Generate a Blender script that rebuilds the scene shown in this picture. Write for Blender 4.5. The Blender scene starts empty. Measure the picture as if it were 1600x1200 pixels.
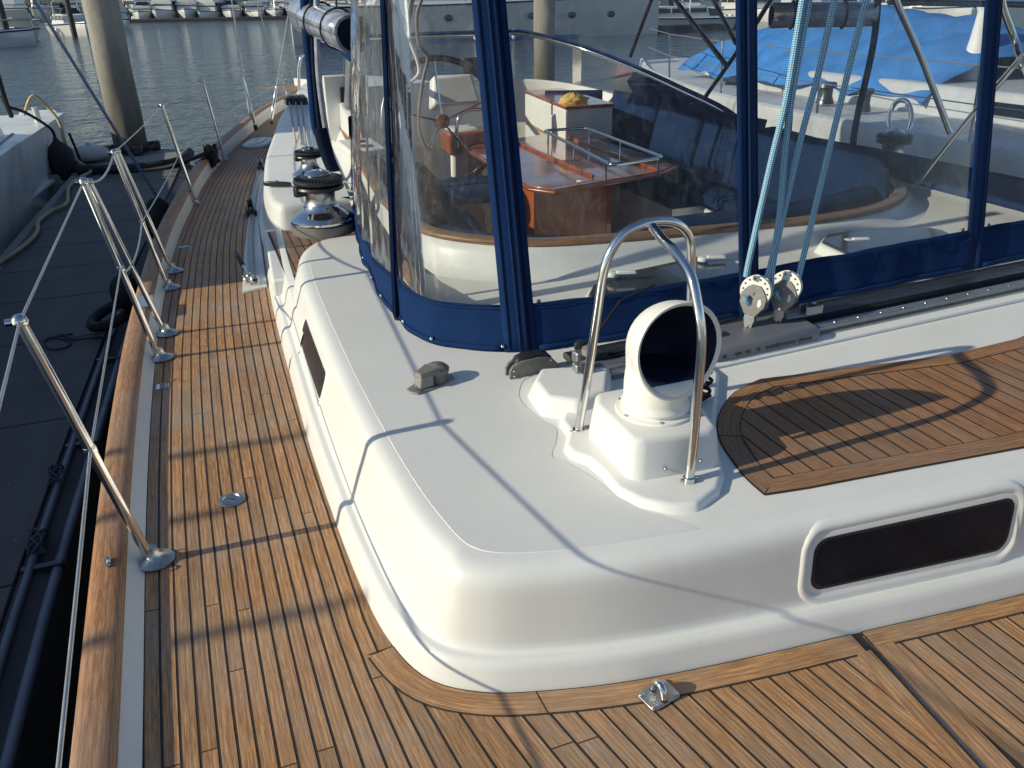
import bpy, bmesh, math, random
from mathutils import Vector, Matrix, Quaternion
random.seed(7)
S = bpy.context.scene
COL = S.collection
rad = math.radians
# ------------------------------------------------------------------ camera
F, H = 1264.0, 1.4
_n = Vector((45, 2620, F)).normalized()                     # down, in camera space (x right, y down, z ahead)
_vy = 600 - ((266 - 800) * _n[0] + F * _n[2]) / _n[1]
_g = Vector((266 - 800, _vy - 600, F)).normalized()         # boat's bow direction
_r = _n.cross(_g)
CX0 = Vector((_r[0], _g[0], -_n[0])); CY0 = Vector((_r[1], _g[1], -_n[1])); CZ0 = Vector((_r[2], _g[2], -_n[2]))
CAM = Vector((0, 0, H))
cam = bpy.data.cameras.new('camera'); camo = bpy.data.objects.new('camera', cam); COL.objects.link(camo)
m = Matrix.Identity(4)
for i in range(3):
    m[i][0] = CX0[i]; m[i][1] = -CY0[i]; m[i][2] = -CZ0[i]; m[i][3] = CAM[i]
camo.matrix_world = m
cam.sensor_width = 36; cam.lens = 36 * F / 1600; cam.clip_start = 0.05; cam.clip_end = 3000
S.camera = camo
def ray(x, y): return CX0 * (x - 800) + CY0 * (y - 600) + CZ0 * F
def pz(x, y, z): d = ray(x, y); return CAM + d * ((z - CAM.z) / d.z)       # the point of plane Z=z seen there
def py(x, y, Y): d = ray(x, y); return CAM + d * (Y / d.y)
def px(x, y, X): d = ray(x, y); return CAM + d * (X / d.x)
# ------------------------------------------------------------------ light
W = bpy.data.worlds.new('World'); S.world = W; W.use_nodes = True
nt = W.node_tree; bg = nt.nodes['Background']
SUN_AZ, SUN_EL = 91.5, 25.0
sky = nt.nodes.new('ShaderNodeTexSky'); sky.sky_type = 'NISHITA'; sky.sun_disc = False
sky.sun_elevation = rad(SUN_EL); sky.sun_rotation = rad(SUN_AZ + 180); sky.air_density = 1.0; sky.dust_density = 0.5; sky.ozone_density = 2.5
nt.links.new(sky.outputs[0], bg.inputs[0]); bg.inputs[1].default_value = 0.108
sl = bpy.data.lights.new('sun', 'SUN'); so = bpy.data.objects.new('sun', sl); COL.objects.link(so)
sl.energy = 3.85; sl.angle = rad(0.5); sl.color = (1.0, 0.92, 0.70)
Ld = Vector((math.sin(rad(SUN_AZ)) * math.cos(rad(SUN_EL)), math.cos(rad(SUN_AZ)) * math.cos(rad(SUN_EL)), -math.sin(rad(SUN_EL))))
so.rotation_euler = Ld.to_track_quat('-Z', 'Y').to_euler(); so.location = (-20, 0, 20)
S.view_settings.view_transform = 'Standard'; S.view_settings.look = 'None'; S.view_settings.gamma = 1
S.view_settings.exposure = 0.12
try:
    S.cycles.max_bounces = 10; S.cycles.transparent_max_bounces = 16; S.cycles.glossy_bounces = 4; S.cycles.caustics_reflective = False
except Exception: pass
# ------------------------------------------------------------------ mesh helpers
class MB:
    def __init__(s): s.v = []; s.f = []; s.uv = {}; s.r = {}
    def add(s, vs, fs, uvs=None, rnd=None):
        o = len(s.v); s.v += [Vector(v) for v in vs]
        for i, f in enumerate(fs):
            s.f.append(tuple(o + k for k in f))
            if uvs is not None: s.uv[len(s.f) - 1] = uvs[i]
            if rnd is not None: s.r[len(s.f) - 1] = rnd
        return s
    def box(s, c, sz, rot=None, taper=1.0):
        hx, hy, hz = sz[0] / 2, sz[1] / 2, sz[2] / 2; R = rot or Matrix.Identity(3); c = Vector(c)
        vs = [c + R @ Vector((a * hx * (taper if e > 0 else 1), b * hy * (taper if e > 0 else 1), e * hz)) for e in (-1, 1) for a, b in ((-1, -1), (1, -1), (1, 1), (-1, 1))]
        return s.add(vs, [(3, 2, 1, 0), (4, 5, 6, 7), (0, 1, 5, 4), (1, 2, 6, 5), (2, 3, 7, 6), (3, 0, 4, 7)])
    def tube(s, pts, r, n=10, closed=False, twist=None):
        pts = [Vector(p) for p in pts]; N = len(pts)
        rs = r if isinstance(r, (list, tuple)) else [r] * N
        T = []
        for i in range(N):
            a = pts[(i - 1) % N] if (closed or i > 0) else pts[i]; b = pts[(i + 1) % N] if (closed or i < N - 1) else pts[i]
            T.append((b - a).normalized())
        u = T[0].orthogonal().normalized(); vs = []; us = []
        for i in range(N):
            u = (u - T[i] * u.dot(T[i])).normalized(); w = T[i].cross(u)
            for k in range(n):
                a = 2 * math.pi * k / n
                vs.append(pts[i] + (u * math.cos(a) + w * math.sin(a)) * rs[i])
        fs = []; uvs = []; L = 0; Ls = [0]
        for i in range(1, N): L += (pts[i] - pts[i - 1]).length; Ls.append(L)
        for i in range(N if closed else N - 1):
            j = (i + 1) % N; l0 = Ls[i]; l1 = Ls[j] if j else L
            for k in range(n):
                k2 = (k + 1) % n
                fs.append((i * n + k, i * n + k2, j * n + k2, j * n + k))
                uvs.append([(k / n, l0), ((k + 1) / n, l0), ((k + 1) / n, l1), (k / n, l1)])
        if not closed:
            fs += [tuple(range(n))[::-1], tuple((N - 1) * n + k for k in range(n))]; uvs += [[(0, 0)] * n, [(0, 0)] * n]
        return s.add(vs, fs, uvs)
    def lathe(s, prof, o=(0, 0, 0), n=32, R=None):
        R = R or Matrix.Identity(3); o = Vector(o); vs = []; m_ = len(prof)
        for k in range(n):
            a = 2 * math.pi * k / n
            for (r, z) in prof: vs.append(o + R @ Vector((max(r, 1e-5) * math.cos(a), max(r, 1e-5) * math.sin(a), z)))
        fs = [(k * m_ + i, ((k + 1) % n) * m_ + i, ((k + 1) % n) * m_ + i + 1, k * m_ + i + 1) for k in range(n) for i in range(m_ - 1)]
        if prof[0][0] > 1e-4: fs.append(tuple(k * m_ for k in range(n))[::-1])
        if prof[-1][0] > 1e-4: fs.append(tuple(k * m_ + m_ - 1 for k in range(n)))
        return s.add(vs, fs)
    def ball(s, c, r, n=14, sc=(1, 1, 1), R=None):
        pr = [(r * math.sin(math.pi * i / n), -r * math.cos(math.pi * i / n) * sc[2]) for i in range(n + 1)]
        o = len(s.v); s.lathe(pr, (0, 0, 0), 2 * n); R = R or Matrix.Identity(3)
        for k in range(o, len(s.v)): v = s.v[k]; s.v[k] = Vector(c) + R @ Vector((v.x * sc[0], v.y * sc[1], v.z))
        return s
    def prism(s, poly, z0, z1, zf=None, top=None):
        n = len(poly); t = top or poly
        b = [Vector((p[0], p[1], z0 if zf is None else zf(p[0], p[1]) + z0)) for p in poly]
        a = [Vector((p[0], p[1], z1 if zf is None else zf(p[0], p[1]) + z1)) for p in t]
        return s.add(b + a, [tuple(range(n))[::-1], tuple(range(n, 2 * n))] + [(i, (i + 1) % n, n + (i + 1) % n, n + i) for i in range(n)])
    def grid(s, G, uvf=None, close=False, flip=False):
        a = len(G); b = len(G[0]); vs = [p for row in G for p in row]; fs = []; uvs = []
        for i in range(a - 1):
            for j in range(b if close else b - 1):
                j2 = (j + 1) % b
                q = (i * b + j, i * b + j2, (i + 1) * b + j2, (i + 1) * b + j)
                if flip: q = q[::-1]
                fs.append(q)
                if uvf: uvs.append([uvf(k // b, k % b) for k in q])
        return s.add(vs, fs, uvs if uvf else None)
    def ring(s, outer, inner):
        n = len(outer); return s.add(list(outer) + list(inner), [(i, (i + 1) % n, n + (i + 1) % n, n + i) for i in range(n)])
    def build(s, name, mat, parent=None, smooth=38, bevel=0, seg=2, weld=False, solid=0, sub=0):
        me = bpy.data.meshes.new(name); me.from_pydata([tuple(v) for v in s.v], [], s.f)
        uvl = me.uv_layers.new(name='UVMap')
        for pi, uv in s.uv.items():
            for k, li in enumerate(me.polygons[pi].loop_indices):
                if k < len(uv): uvl.data[li].uv = uv[k]
        if s.r:
            at = me.attributes.new('rnd', 'FLOAT', 'FACE')
            for pi, v in s.r.items(): at.data[pi].value = v
        me.validate()
        bm = bmesh.new(); bm.from_mesh(me)
        if weld: bmesh.ops.remove_doubles(bm, verts=bm.verts, dist=1e-5)
        bmesh.ops.recalc_face_normals(bm, faces=bm.faces); bm.to_mesh(me); bm.free()
        if smooth:
            me.polygons.foreach_set('use_smooth', [True] * len(me.polygons))
            try: me.set_sharp_from_angle(angle=rad(smooth))
            except Exception: pass
        me.materials.append(mat)
        o = bpy.data.objects.new(name, me); COL.objects.link(o)
        if parent: o.parent = parent
        if solid:
            q = o.modifiers.new('solid', 'SOLIDIFY'); q.thickness = solid; q.offset = 0
        if bevel:
            q = o.modifiers.new('bevel', 'BEVEL'); q.width = bevel; q.segments = seg; q.limit_method = 'ANGLE'; q.angle_limit = rad(32); q.harden_normals = False
        if sub:
            q = o.modifiers.new('sub', 'SUBSURF'); q.levels = sub; q.render_levels = sub
        return o
def tag(o, label=None, cat=None, group=None, kind=None):
    if label: o['label'] = label
    if cat: o['category'] = cat
    if group: o['group'] = group
    if kind: o['kind'] = kind
    return o
def thing(name, label, cat, group=None, loc=(0, 0, 0)):
    e = bpy.data.objects.new(name, None); COL.objects.link(e); e.location = loc; e.empty_display_size = .1
    return tag(e, label, cat, group)
def part_empty(name, parent):
    e = bpy.data.objects.new(name, None); COL.objects.link(e); e.parent = parent; return e
def copy_tree(o, parent=None, M_=None):
    c = o.copy(); COL.objects.link(c)
    if parent: c.parent = parent
    for ch in list(o.children): copy_tree(ch, c)
    return c
def lerp(a, b, t): return a + (b - a) * t
def interp(tab, x):
    n = len(tab)
    if x <= tab[0][0]: a, b = tab[0], tab[1]; return a[1] + (b[1] - a[1]) * (x - a[0]) / (b[0] - a[0])
    if x >= tab[-1][0]: a, b = tab[-2], tab[-1]; return a[1] + (b[1] - a[1]) * (x - a[0]) / (b[0] - a[0])
    for i in range(n - 1):
        if tab[i][0] <= x <= tab[i + 1][0]:
            p0 = tab[max(0, i - 1)]; p1 = tab[i]; p2 = tab[i + 1]; p3 = tab[min(n - 1, i + 2)]
            h = p2[0] - p1[0]; t = (x - p1[0]) / h
            m1 = (p2[1] - p0[1]) / (p2[0] - p0[0]) * h; m2 = (p3[1] - p1[1]) / (p3[0] - p1[0]) * h
            return (2*t**3-3*t*t+1)*p1[1] + (t**3-2*t*t+t)*m1 + (-2*t**3+3*t*t)*p2[1] + (t**3-t*t)*m2
def spline(P, n=6, closed=False):
    P = [Vector(p) for p in P]; N = len(P); out = []
    for i in range(N if closed else N - 1):
        p0 = P[(i - 1) % N] if (closed or i > 0) else P[i]; p1 = P[i]; p2 = P[(i + 1) % N]; p3 = P[(i + 2) % N] if (closed or i < N - 2) else P[i + 1]
        for k in range(n):
            t = k / n
            out.append(.5 * ((2 * p1) + (p2 - p0) * t + (2 * p0 - 5 * p1 + 4 * p2 - p3) * t * t + (3 * p1 - p0 - 3 * p2 + p3) * t ** 3))
    if not closed: out.append(P[-1])
    return out
def resample(P, step):
    out = [P[0].copy()]; acc = 0
    for a, b in zip(P, P[1:]):
        L = (b - a).length; d = step - acc
        while d <= L: out.append(a.lerp(b, d / L)); d += step
        acc = (acc + L) % step
    return out
def offset2d(P, d, closed=False):
    """move a plan curve sideways (to the left of travel for d>0)"""
    N = len(P); out = []
    for i in range(N):
        a = P[(i - 1) % N] if (closed or i > 0) else P[i]; b = P[(i + 1) % N] if (closed or i < N - 1) else P[i]
        t = (b - a); t.z = 0; t.normalize(); out.append(P[i] + Vector((-t.y, t.x, 0)) * d)
    return out
# ------------------------------------------------------------------ materials
class NT:
    def __init__(s, name):
        s.m = bpy.data.materials.new(name); s.m.use_nodes = True; s.t = s.m.node_tree; s.b = s.t.nodes['Principled BSDF']; s.out = s.t.nodes['Material Output']
    def n(s, ty, **k):
        nd = s.t.nodes.new('ShaderNode' + ty)
        for a, v in k.items():
            if a.startswith('i_'):
                key = a[2:]; key = int(key) if key.isdigit() else key.replace('_', ' ')
                nd.inputs[key].default_value = v
            else: setattr(nd, a, v)
        return nd
    def l(s, a, b): s.t.links.new(a, b)
    def math(s, op, a, b=None):
        nd = s.n('Math', operation=op)
        for i, v in enumerate((a, b)):
            if v is None: continue
            if hasattr(v, 'is_linked'): s.l(v, nd.inputs[i])
            else: nd.inputs[i].default_value = v
        return nd.outputs[0]
    def ramp(s, fac, stops):
        r = s.n('ValToRGB'); e = r.color_ramp.elements
        while len(e) < len(stops): e.new(.5)
        for i, (p, c) in enumerate(stops): e[i].position = p; e[i].color = (*c, 1) if len(c) == 3 else c
        s.l(fac, r.inputs[0]); return r.outputs[0]
    def mix(s, fac, a, b, mode='MIX'):
        nd = s.n('Mix', data_type='RGBA', blend_type=mode)
        for k, v in ((0, fac), (6, a), (7, b)):
            if hasattr(v, 'is_linked'): s.l(v, nd.inputs[k])
            else: nd.inputs[k].default_value = v if k == 0 else (*v, 1)
        return nd.outputs[2]
    def bump(s, h, st=.2, dist=.01, normal=None):
        nd = s.n('Bump', i_Strength=st, i_Distance=dist); s.l(h, nd.inputs['Height'])
        if normal: s.l(normal, nd.inputs['Normal'])
        s.l(nd.outputs[0], s.b.inputs['Normal']); return nd.outputs[0]
def coords(N, kind='Object', scale=(1, 1, 1), rot=(0, 0, 0)):
    t = N.n('TexCoord'); mp = N.n('Mapping'); mp.inputs['Scale'].default_value = scale; mp.inputs['Rotation'].default_value = rot
    N.l(t.outputs[kind], mp.inputs[0]); return mp.outputs[0]
def noise(N, vec, sc, detail=3, rough=.5, dist=0):
    q = N.n('TexNoise', i_Scale=sc, i_Detail=detail, i_Roughness=rough, i_Distortion=dist)
    if vec: N.l(vec, q.inputs['Vector'])
    return q.outputs[0]
def plain(name, col, rough=.5, metal=0, var=.08, nsc=8, bump=0, bsc=60, coat=0, spec=.5, dirt=None):
    N = NT(name); c = coords(N)
    a = noise(N, c, nsc, 4, .6)
    lo = tuple(x * (1 - var) for x in col); hi = tuple(min(1, x * (1 + var)) for x in col)
    col_o = N.ramp(a, [(.3, lo), (.7, hi)])
    if dirt: d = noise(N, c, nsc * .37, 6, .65); col_o = N.mix(N.ramp(d, [(.55, (0, 0, 0)), (.8, (1, 1, 1))]), col_o, dirt)
    N.l(col_o, N.b.inputs['Base Color'])
    N.b.inputs['Roughness'].default_value = rough; N.b.inputs['Metallic'].default_value = metal
    N.b.inputs['Coat Weight'].default_value = coat; N.b.inputs['Specular IOR Level'].default_value = spec
    rr = N.ramp(noise(N, c, nsc * 3, 4), [(.3, (rough * .8,) * 3), (.7, (min(1, rough * 1.2),) * 3)]); N.l(rr, N.b.inputs['Roughness'])
    if bump: N.bump(noise(N, c, bsc, 4), bump, .004)
    return N.m
def teak(name, dark, light, red=0, bumpst=.35, sheen=.55):
    """weathered teak: grain runs along V of the UV map (metres); 'rnd' shifts each plank"""
    N = NT(name); uv = N.n('UVMap'); at = N.n('Attribute', attribute_name='rnd')
    sep = N.n('SeparateXYZ'); N.l(uv.outputs[0], sep.inputs[0])
    u = N.math('ADD', sep.outputs[0], N.math('MULTIPLY', at.outputs['Fac'], 7.3)); v = N.math('ADD', sep.outputs[1], N.math('MULTIPLY', at.outputs['Fac'], 31.0))
    cb = N.n('CombineXYZ'); N.l(u, cb.inputs[0]); N.l(v, cb.inputs[1])
    mp = N.n('Mapping'); mp.inputs['Scale'].default_value = (1, .035, 1); N.l(cb.outputs[0], mp.inputs[0])
    g1 = noise(N, mp.outputs[0], 420, 3, .6, .2); g2 = noise(N, mp.outputs[0], 120, 4, .6, .6)
    mp2 = N.n('Mapping'); mp2.inputs['Scale'].default_value = (1, .12, 1); N.l(cb.outputs[0], mp2.inputs[0])
    g3 = noise(N, mp2.outputs[0], 22, 3, .5)
    fleck = noise(N, mp2.outputs[0], 260, 2, .7)
    w = N.n('TexWave', wave_type='BANDS', bands_direction='X', i_Scale=26.0, i_Distortion=7.0, i_Detail=2.5); w.inputs['Detail Scale'].default_value = .9; N.l(mp.outputs[0], w.inputs[0])
    mid = tuple(lerp(a, b, .5) for a, b in zip(dark, light))
    base = N.ramp(g2, [(.28, dark), (.5, mid), (.72, light)])
    base = N.mix(N.math('MULTIPLY', N.ramp(g1, [(.42, (1, 1, 1)), (.56, (0, 0, 0))]), .60), base, tuple(x * .48 for x in dark))
    base = N.mix(N.math('MULTIPLY', N.ramp(w.outputs[0], [(.0, (1, 1, 1)), (.35, (0, 0, 0))]), .42), base, tuple(x * .62 for x in dark))
    base = N.mix(N.math('MULTIPLY', N.ramp(fleck, [(.60, (0, 0, 0)), (.72, (1, 1, 1))]), .35), base, tuple(x * 1.25 for x in light))
    tone = N.ramp(at.outputs['Fac'], [(0, (.82, .83, .84)), (.35, (.95, .94, .93)), (.7, (1.02, 1.0, .98)), (1, (1.12, 1.06, 1.0))])
    base = N.mix(1.0, base, tone, 'MULTIPLY')
    base = N.mix(1.0, base, N.ramp(g3, [(.3, (.84, .84, .84)), (.7, (1.12, 1.1, 1.08))]), 'MULTIPLY')
    # worn grey patches
    pc = noise(N, coords(N), 2.3, 5, .6); grey = tuple(sum(mid) / 3 * k for k in (1.12, 1.0, .86))
    base = N.mix(N.math('MULTIPLY', N.ramp(pc, [(.42, (0, 0, 0)), (.68, (1, 1, 1))]), .50), base, grey)
    dk = noise(N, coords(N), 1.1, 6, .7); base = N.mix(N.math('MULTIPLY', N.ramp(dk, [(.54, (0, 0, 0)), (.74, (1, 1, 1))]), .40), base, tuple(x * .62 for x in mid))
    sp = noise(N, coords(N), 38, 3, .6); base = N.mix(N.math('MULTIPLY', N.ramp(sp, [(.66, (0, 0, 0)), (.74, (1, 1, 1))]), .35), base, tuple(x * .35 for x in dark))
    N.l(base, N.b.inputs['Base Color'])
    h = N.math('ADD', N.math('MULTIPLY', g1, .8), N.math('MULTIPLY', w.outputs[0], .35))
    N.bump(h, bumpst, .0016)
    N.b.inputs['Roughness'].default_value = sheen; N.b.inputs['Specular IOR Level'].default_value = .35
    return N.m
MAT = {}
MAT['teak'] = teak('teak_deck', (.37, .190, .087), (.68, .402, .200))
MAT['teak_cap'] = teak('teak_cap', (.36, .175, .085), (.60, .33, .17), bumpst=.3, sheen=.5)
MAT['teak_panel'] = teak('teak_panel', (.27, .122, .052), (.50, .262, .12), bumpst=.3)
MAT['teak_oiled'] = teak('teak_oiled', (.22, .10, .042), (.46, .24, .11), bumpst=.2, sheen=.4)
MAT['varnish'] = plain('varnished_teak', (.50, .26, .09), .2, var=.25, nsc=14, coat=.6)
MAT['caulk'] = plain('caulk', (.038, .031, .024), .7, var=.3, nsc=60)
def gelcoat():
    N = NT('gelcoat'); c = coords(N)
    a = noise(N, c, 1.7, 5, .6); d = noise(N, c, 9, 6, .7); sp = noise(N, c, 160, 3, .6); st = noise(N, coords(N, scale=(1, 1, .22)), 14, 5, .65, .8)
    col = N.ramp(a, [(.3, (.70, .705, .68)), (.7, (.77, .77, .75))])
    col = N.mix(N.math('MULTIPLY', N.ramp(d, [(.52, (0, 0, 0)), (.85, (1, 1, 1))]), .24), col, (.58, .55, .47))
    col = N.mix(N.math('MULTIPLY', N.ramp(st, [(.56, (0, 0, 0)), (.72, (1, 1, 1))]), .20), col, (.55, .52, .45))
    col = N.mix(N.math('MULTIPLY', N.ramp(sp, [(.70, (0, 0, 0)), (.78, (1, 1, 1))]), .35), col, (.42, .38, .32))
    N.l(col, N.b.inputs['Base Color']); N.b.inputs['Coat Weight'].default_value = .15; N.b.inputs['Coat Roughness'].default_value = .12; N.b.inputs['Specular IOR Level'].default_value = .35
    N.l(N.ramp(N.math('ADD', N.math('MULTIPLY', d, .6), N.math('MULTIPLY', st, .4)), [(.35, (.34,) * 3), (.7, (.50,) * 3)]), N.b.inputs['Roughness'])
    sc = N.n('TexVoronoi', feature='DISTANCE_TO_EDGE', i_Scale=3.0); mp = N.n('Mapping'); mp.inputs['Scale'].default_value = (1, 1, 1); N.l(c, mp.inputs[0]); N.l(mp.outputs[0], sc.inputs['Vector'])
    N.bump(noise(N, c, 3.2, 2), .10, .012)
    return N.m
MAT['gel'] = gelcoat()
def nonskid():
    N = NT('nonskid'); t = N.n('TexCoord'); sep = N.n('SeparateXYZ'); N.l(t.outputs['Object'], sep.inputs[0])
    a = N.math('SINE', N.math('MULTIPLY', N.math('ADD', sep.outputs[0], sep.outputs[1]), 2 * math.pi / .0062))
    b = N.math('SINE', N.math('MULTIPLY', N.math('SUBTRACT', sep.outputs[0], sep.outputs[1]), 2 * math.pi / .0062))
    h = N.math('MULTIPLY', a, b)
    d = noise(N, t.outputs['Object'], 4, 6, .7)
    col = N.ramp(d, [(.3, (.775, .78, .76)), (.7, (.83, .83, .81))])
    col = N.mix(N.ramp(h, [(0, (0, 0, 0)), (1, (1, 1, 1))]), N.mix(.16, col, (.3, .31, .31)), col)
    N.l(col, N.b.inputs['Base Color']); N.bump(h, .5, .0012); N.b.inputs['Roughness'].default_value = .6
    return N.m
MAT['nonskid'] = nonskid()
MAT['steel'] = plain('polished_steel', (.72, .71, .69), .09, 1, var=.05, nsc=14)
MAT['steel_dull'] = plain('brushed_steel', (.50, .50, .49), .32, 1, var=.18, nsc=30, bump=.1)
MAT['wire'] = plain('wire', (.55, .55, .55), .35, .8)
MAT['black'] = plain('black_plastic', (.022, .022, .024), .38, var=.3, nsc=30)
MAT['grey_pl'] = plain('grey_plastic', (.17, .165, .155), .5, var=.15, nsc=40, bump=.1)
MAT['grey_cast'] = plain('grey_casting', (.24, .235, .225), .42, .3, var=.15, nsc=40, bump=.15)
MAT['white_pl'] = plain('white_plastic', (.78, .77, .74), .35, var=.05)
MAT['cowl'] = plain('cowl_white', (.80, .79, .74), .42, var=.05, nsc=5, dirt=(.60, .52, .40), bump=.05, bsc=20)
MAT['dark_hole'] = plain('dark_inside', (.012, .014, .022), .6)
MAT['alu'] = plain('grey_alloy', (.36, .37, .38), .38, .75, var=.12, nsc=30)
MAT['alu_dark'] = plain('dark_alloy', (.11, .115, .12), .3, .8, var=.15, nsc=30)
MAT['glass_dark'] = plain('smoked_pane', (.007, .011, .024), .16, 0, var=.5, nsc=5, spec=.2)
MAT['mahog'] = plain('red_mahogany', (.30, .075, .026), .22, var=.25, nsc=8, coat=.7)
MAT['mahog_top'] = plain('mahogany_top', (.34, .12, .07), .16, var=.18, nsc=5, coat=.8)
MAT['rubber'] = plain('black_rubber', (.018, .018, .020), .7, var=.3)
MAT['yellow'] = plain('yellow_cloth', (.62, .42, .13), .8, var=.2, nsc=30, bump=.4, bsc=90)
def fabric(name, col, var=.14, wsc=900, bumpst=.35):
    N = NT(name); c = coords(N); a = noise(N, c, 3.5, 5, .6); w = noise(N, c, wsc, 2)
    N.l(N.mix(N.math('MULTIPLY', w, .35), N.ramp(a, [(.3, tuple(x * (1 - var) for x in col)), (.7, tuple(x * (1 + var) for x in col))]), tuple(x * .45 for x in col)), N.b.inputs['Base Color'])
    n1 = noise(N, c, 7, 4, .6); N.bump(N.math('ADD', N.math('MULTIPLY', w, .12), n1), bumpst, .012)
    N.b.inputs['Roughness'].default_value = .85; N.b.inputs['Specular IOR Level'].default_value = .08
    N.b.inputs['Sheen Weight'].default_value = .0
    return N.m
MAT['navy'] = fabric('navy_canvas', (.009, .032, .112), bumpst=.7)
MAT['cushion'] = fabric('navy_cushion', (.009, .027, .080), wsc=260, bumpst=.5)
MAT['cushion_d'] = fabric('navy_leather', (.010, .018, .045))
MAT['tarp'] = fabric('blue_tarp', (.06, .22, .56), var=.22, wsc=500, bumpst=.9)
def vinyl(name, haze=.10, wr=.25, ior=1.3):
    N = NT(name); c = coords(N); tr = N.n('BsdfTransparent'); tr.inputs[0].default_value = (.90, .92, .93, 1)
    gl = N.n('BsdfGlossy'); gl.inputs['Roughness'].default_value = .06; gl.inputs[0].default_value = (.9, .9, .92, 1)
    df = N.n('BsdfDiffuse'); df.inputs[0].default_value = (.66, .67, .70, 1)
    fr = N.n('Fresnel'); fr.inputs[0].default_value = ior
    n1 = noise(N, c, 3.0, 3, .5, 1.0)
    bp = N.n('Bump', i_Strength=wr, i_Distance=.03); N.l(n1, bp.inputs['Height']); N.l(bp.outputs[0], gl.inputs['Normal']); N.l(bp.outputs[0], fr.inputs['Normal'])
    m1 = N.n('MixShader'); N.l(fr.outputs[0], m1.inputs[0]); N.l(tr.outputs[0], m1.inputs[1]); N.l(gl.outputs[0], m1.inputs[2])
    m2 = N.n('MixShader'); cr = N.math('ADD', N.math('MULTIPLY', noise(N, c, 9, 6, .7, 2.0), .55), N.math('MULTIPLY', noise(N, coords(N, scale=(1, 1, .12), rot=(0, .25, .1)), 38, 4, .7, 1.2), .45))
    N.l(N.math('MULTIPLY', N.ramp(cr, [(.38, (.18, .18, .18)), (.52, (.55, .55, .55)), (.66, (1.6, 1.6, 1.6))]), haze), m2.inputs[0]); N.l(m1.outputs[0], m2.inputs[1]); N.l(df.outputs[0], m2.inputs[2])
    N.l(m2.outputs[0], N.out.inputs[0]); return N.m
MAT['vinyl'] = vinyl('clear_vinyl', .075, .14, 1.22)
MAT['vinyl_w'] = vinyl('wrinkled_vinyl', .12, .15, 1.33)
MAT['glass'] = vinyl('clear_glass', .02, .02)
def rope_mat(name, c1, c2, sc=80):
    N = NT(name); uv = N.n('UVMap'); sep = N.n('SeparateXYZ'); N.l(uv.outputs[0], sep.inputs[0])
    a = N.math('ADD', N.math('MULTIPLY', sep.outputs[0], 4), N.math('MULTIPLY', sep.outputs[1], sc)); b = N.math('SUBTRACT', N.math('MULTIPLY', sep.outputs[0], 4), N.math('MULTIPLY', sep.outputs[1], sc))
    h = N.math('MULTIPLY', N.math('SINE', N.math('MULTIPLY', a, 6.2832)), N.math('SINE', N.math('MULTIPLY', b, 6.2832)))
    N.l(N.ramp(h, [(.25, c2), (.6, c1)]), N.b.inputs['Base Color']); N.bump(h, .5, .002); N.b.inputs['Roughness'].default_value = .8
    return N.m
MAT['rope_blue'] = rope_mat('blue_rope', (.66, .80, .86), (.10, .30, .46))
MAT['rope_black'] = rope_mat('black_rope', (.03, .03, .032), (.01, .01, .01))
MAT['rope_white'] = rope_mat('white_rope', (.55, .54, .50), (.3, .3, .28))
MAT['rope_grey'] = rope_mat('grey_rope', (.13, .15, .19), (.06, .07, .09))
# ================================================================== THE YACHT WE STAND ON
yacht = thing('sailing_yacht', 'white sailing yacht with teak side deck, blue cockpit enclosure and steel stanchions, filling the foreground', 'sailboat')
RAIL = [(-2, -.24), (0, -.295), (1.35, -.315), (2.3, -.330), (3.0, -.330), (3.7, -.318), (4.4, -.290), (5.36, -.232), (6.22, -.140), (7.53, .04), (8.78, .29), (10.05, .60), (11.35, .952), (13.2, 1.62), (15.5, 2.75)]
def railx(Y): return interp(RAIL, Y)
HBT = [(-2, .036), (4, .038), (6, .075), (7.5, .10), (11, .12), (16, .14)]
def hb(Y): return interp(HBT, Y)
def sm(t): t = max(0, min(1, t)); return t * t * (3 - 2 * t)
def roofz(X): return .26 + .03 * X
# ---- side-deck planks
U = [.0365 * k for k in range(16)]
while U[-1] < 3.4: U.append(U[-1] + .0505)
def hatchx(Y): return 1.289 - .1 * (1.094 - Y)
def seamx(k, Y):
    u = U[k]; x0 = railx(1.5) + u
    if Y >= 1.5: return railx(Y) + u
    s = .03 + .19 * sm((x0 + .05) / .5)
    if x0 > .5: s = max(.10, .22 - .13 * (x0 - .5))
    return x0 + s * (1.5 - Y)
dk = MB(); G = .0030
def plank(L, R_, ys, rnd, z=0.0):
    """one plank between two edge functions, its ends at ys[0], ys[-1]"""
    vs = []; uvs = []; fs = []; n = len(ys)
    for y in ys: vs += [(L(y), y, z), (R_(y), y, z)]
    for y in (ys[0], ys[-1]): vs += [(L(y), y, z - .004), (R_(y), y, z - .004)]
    for i in range(n - 1):
        fs.append((2 * i, 2 * i + 1, 2 * i + 3, 2 * i + 2)); w = R_(ys[i]) - L(ys[i])
        uvs.append([(0, ys[i]), (w, ys[i]), (w, ys[i + 1]), (0, ys[i + 1])])
    dk.add(vs, fs, uvs, rnd)
rs = random.Random(3)
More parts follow.
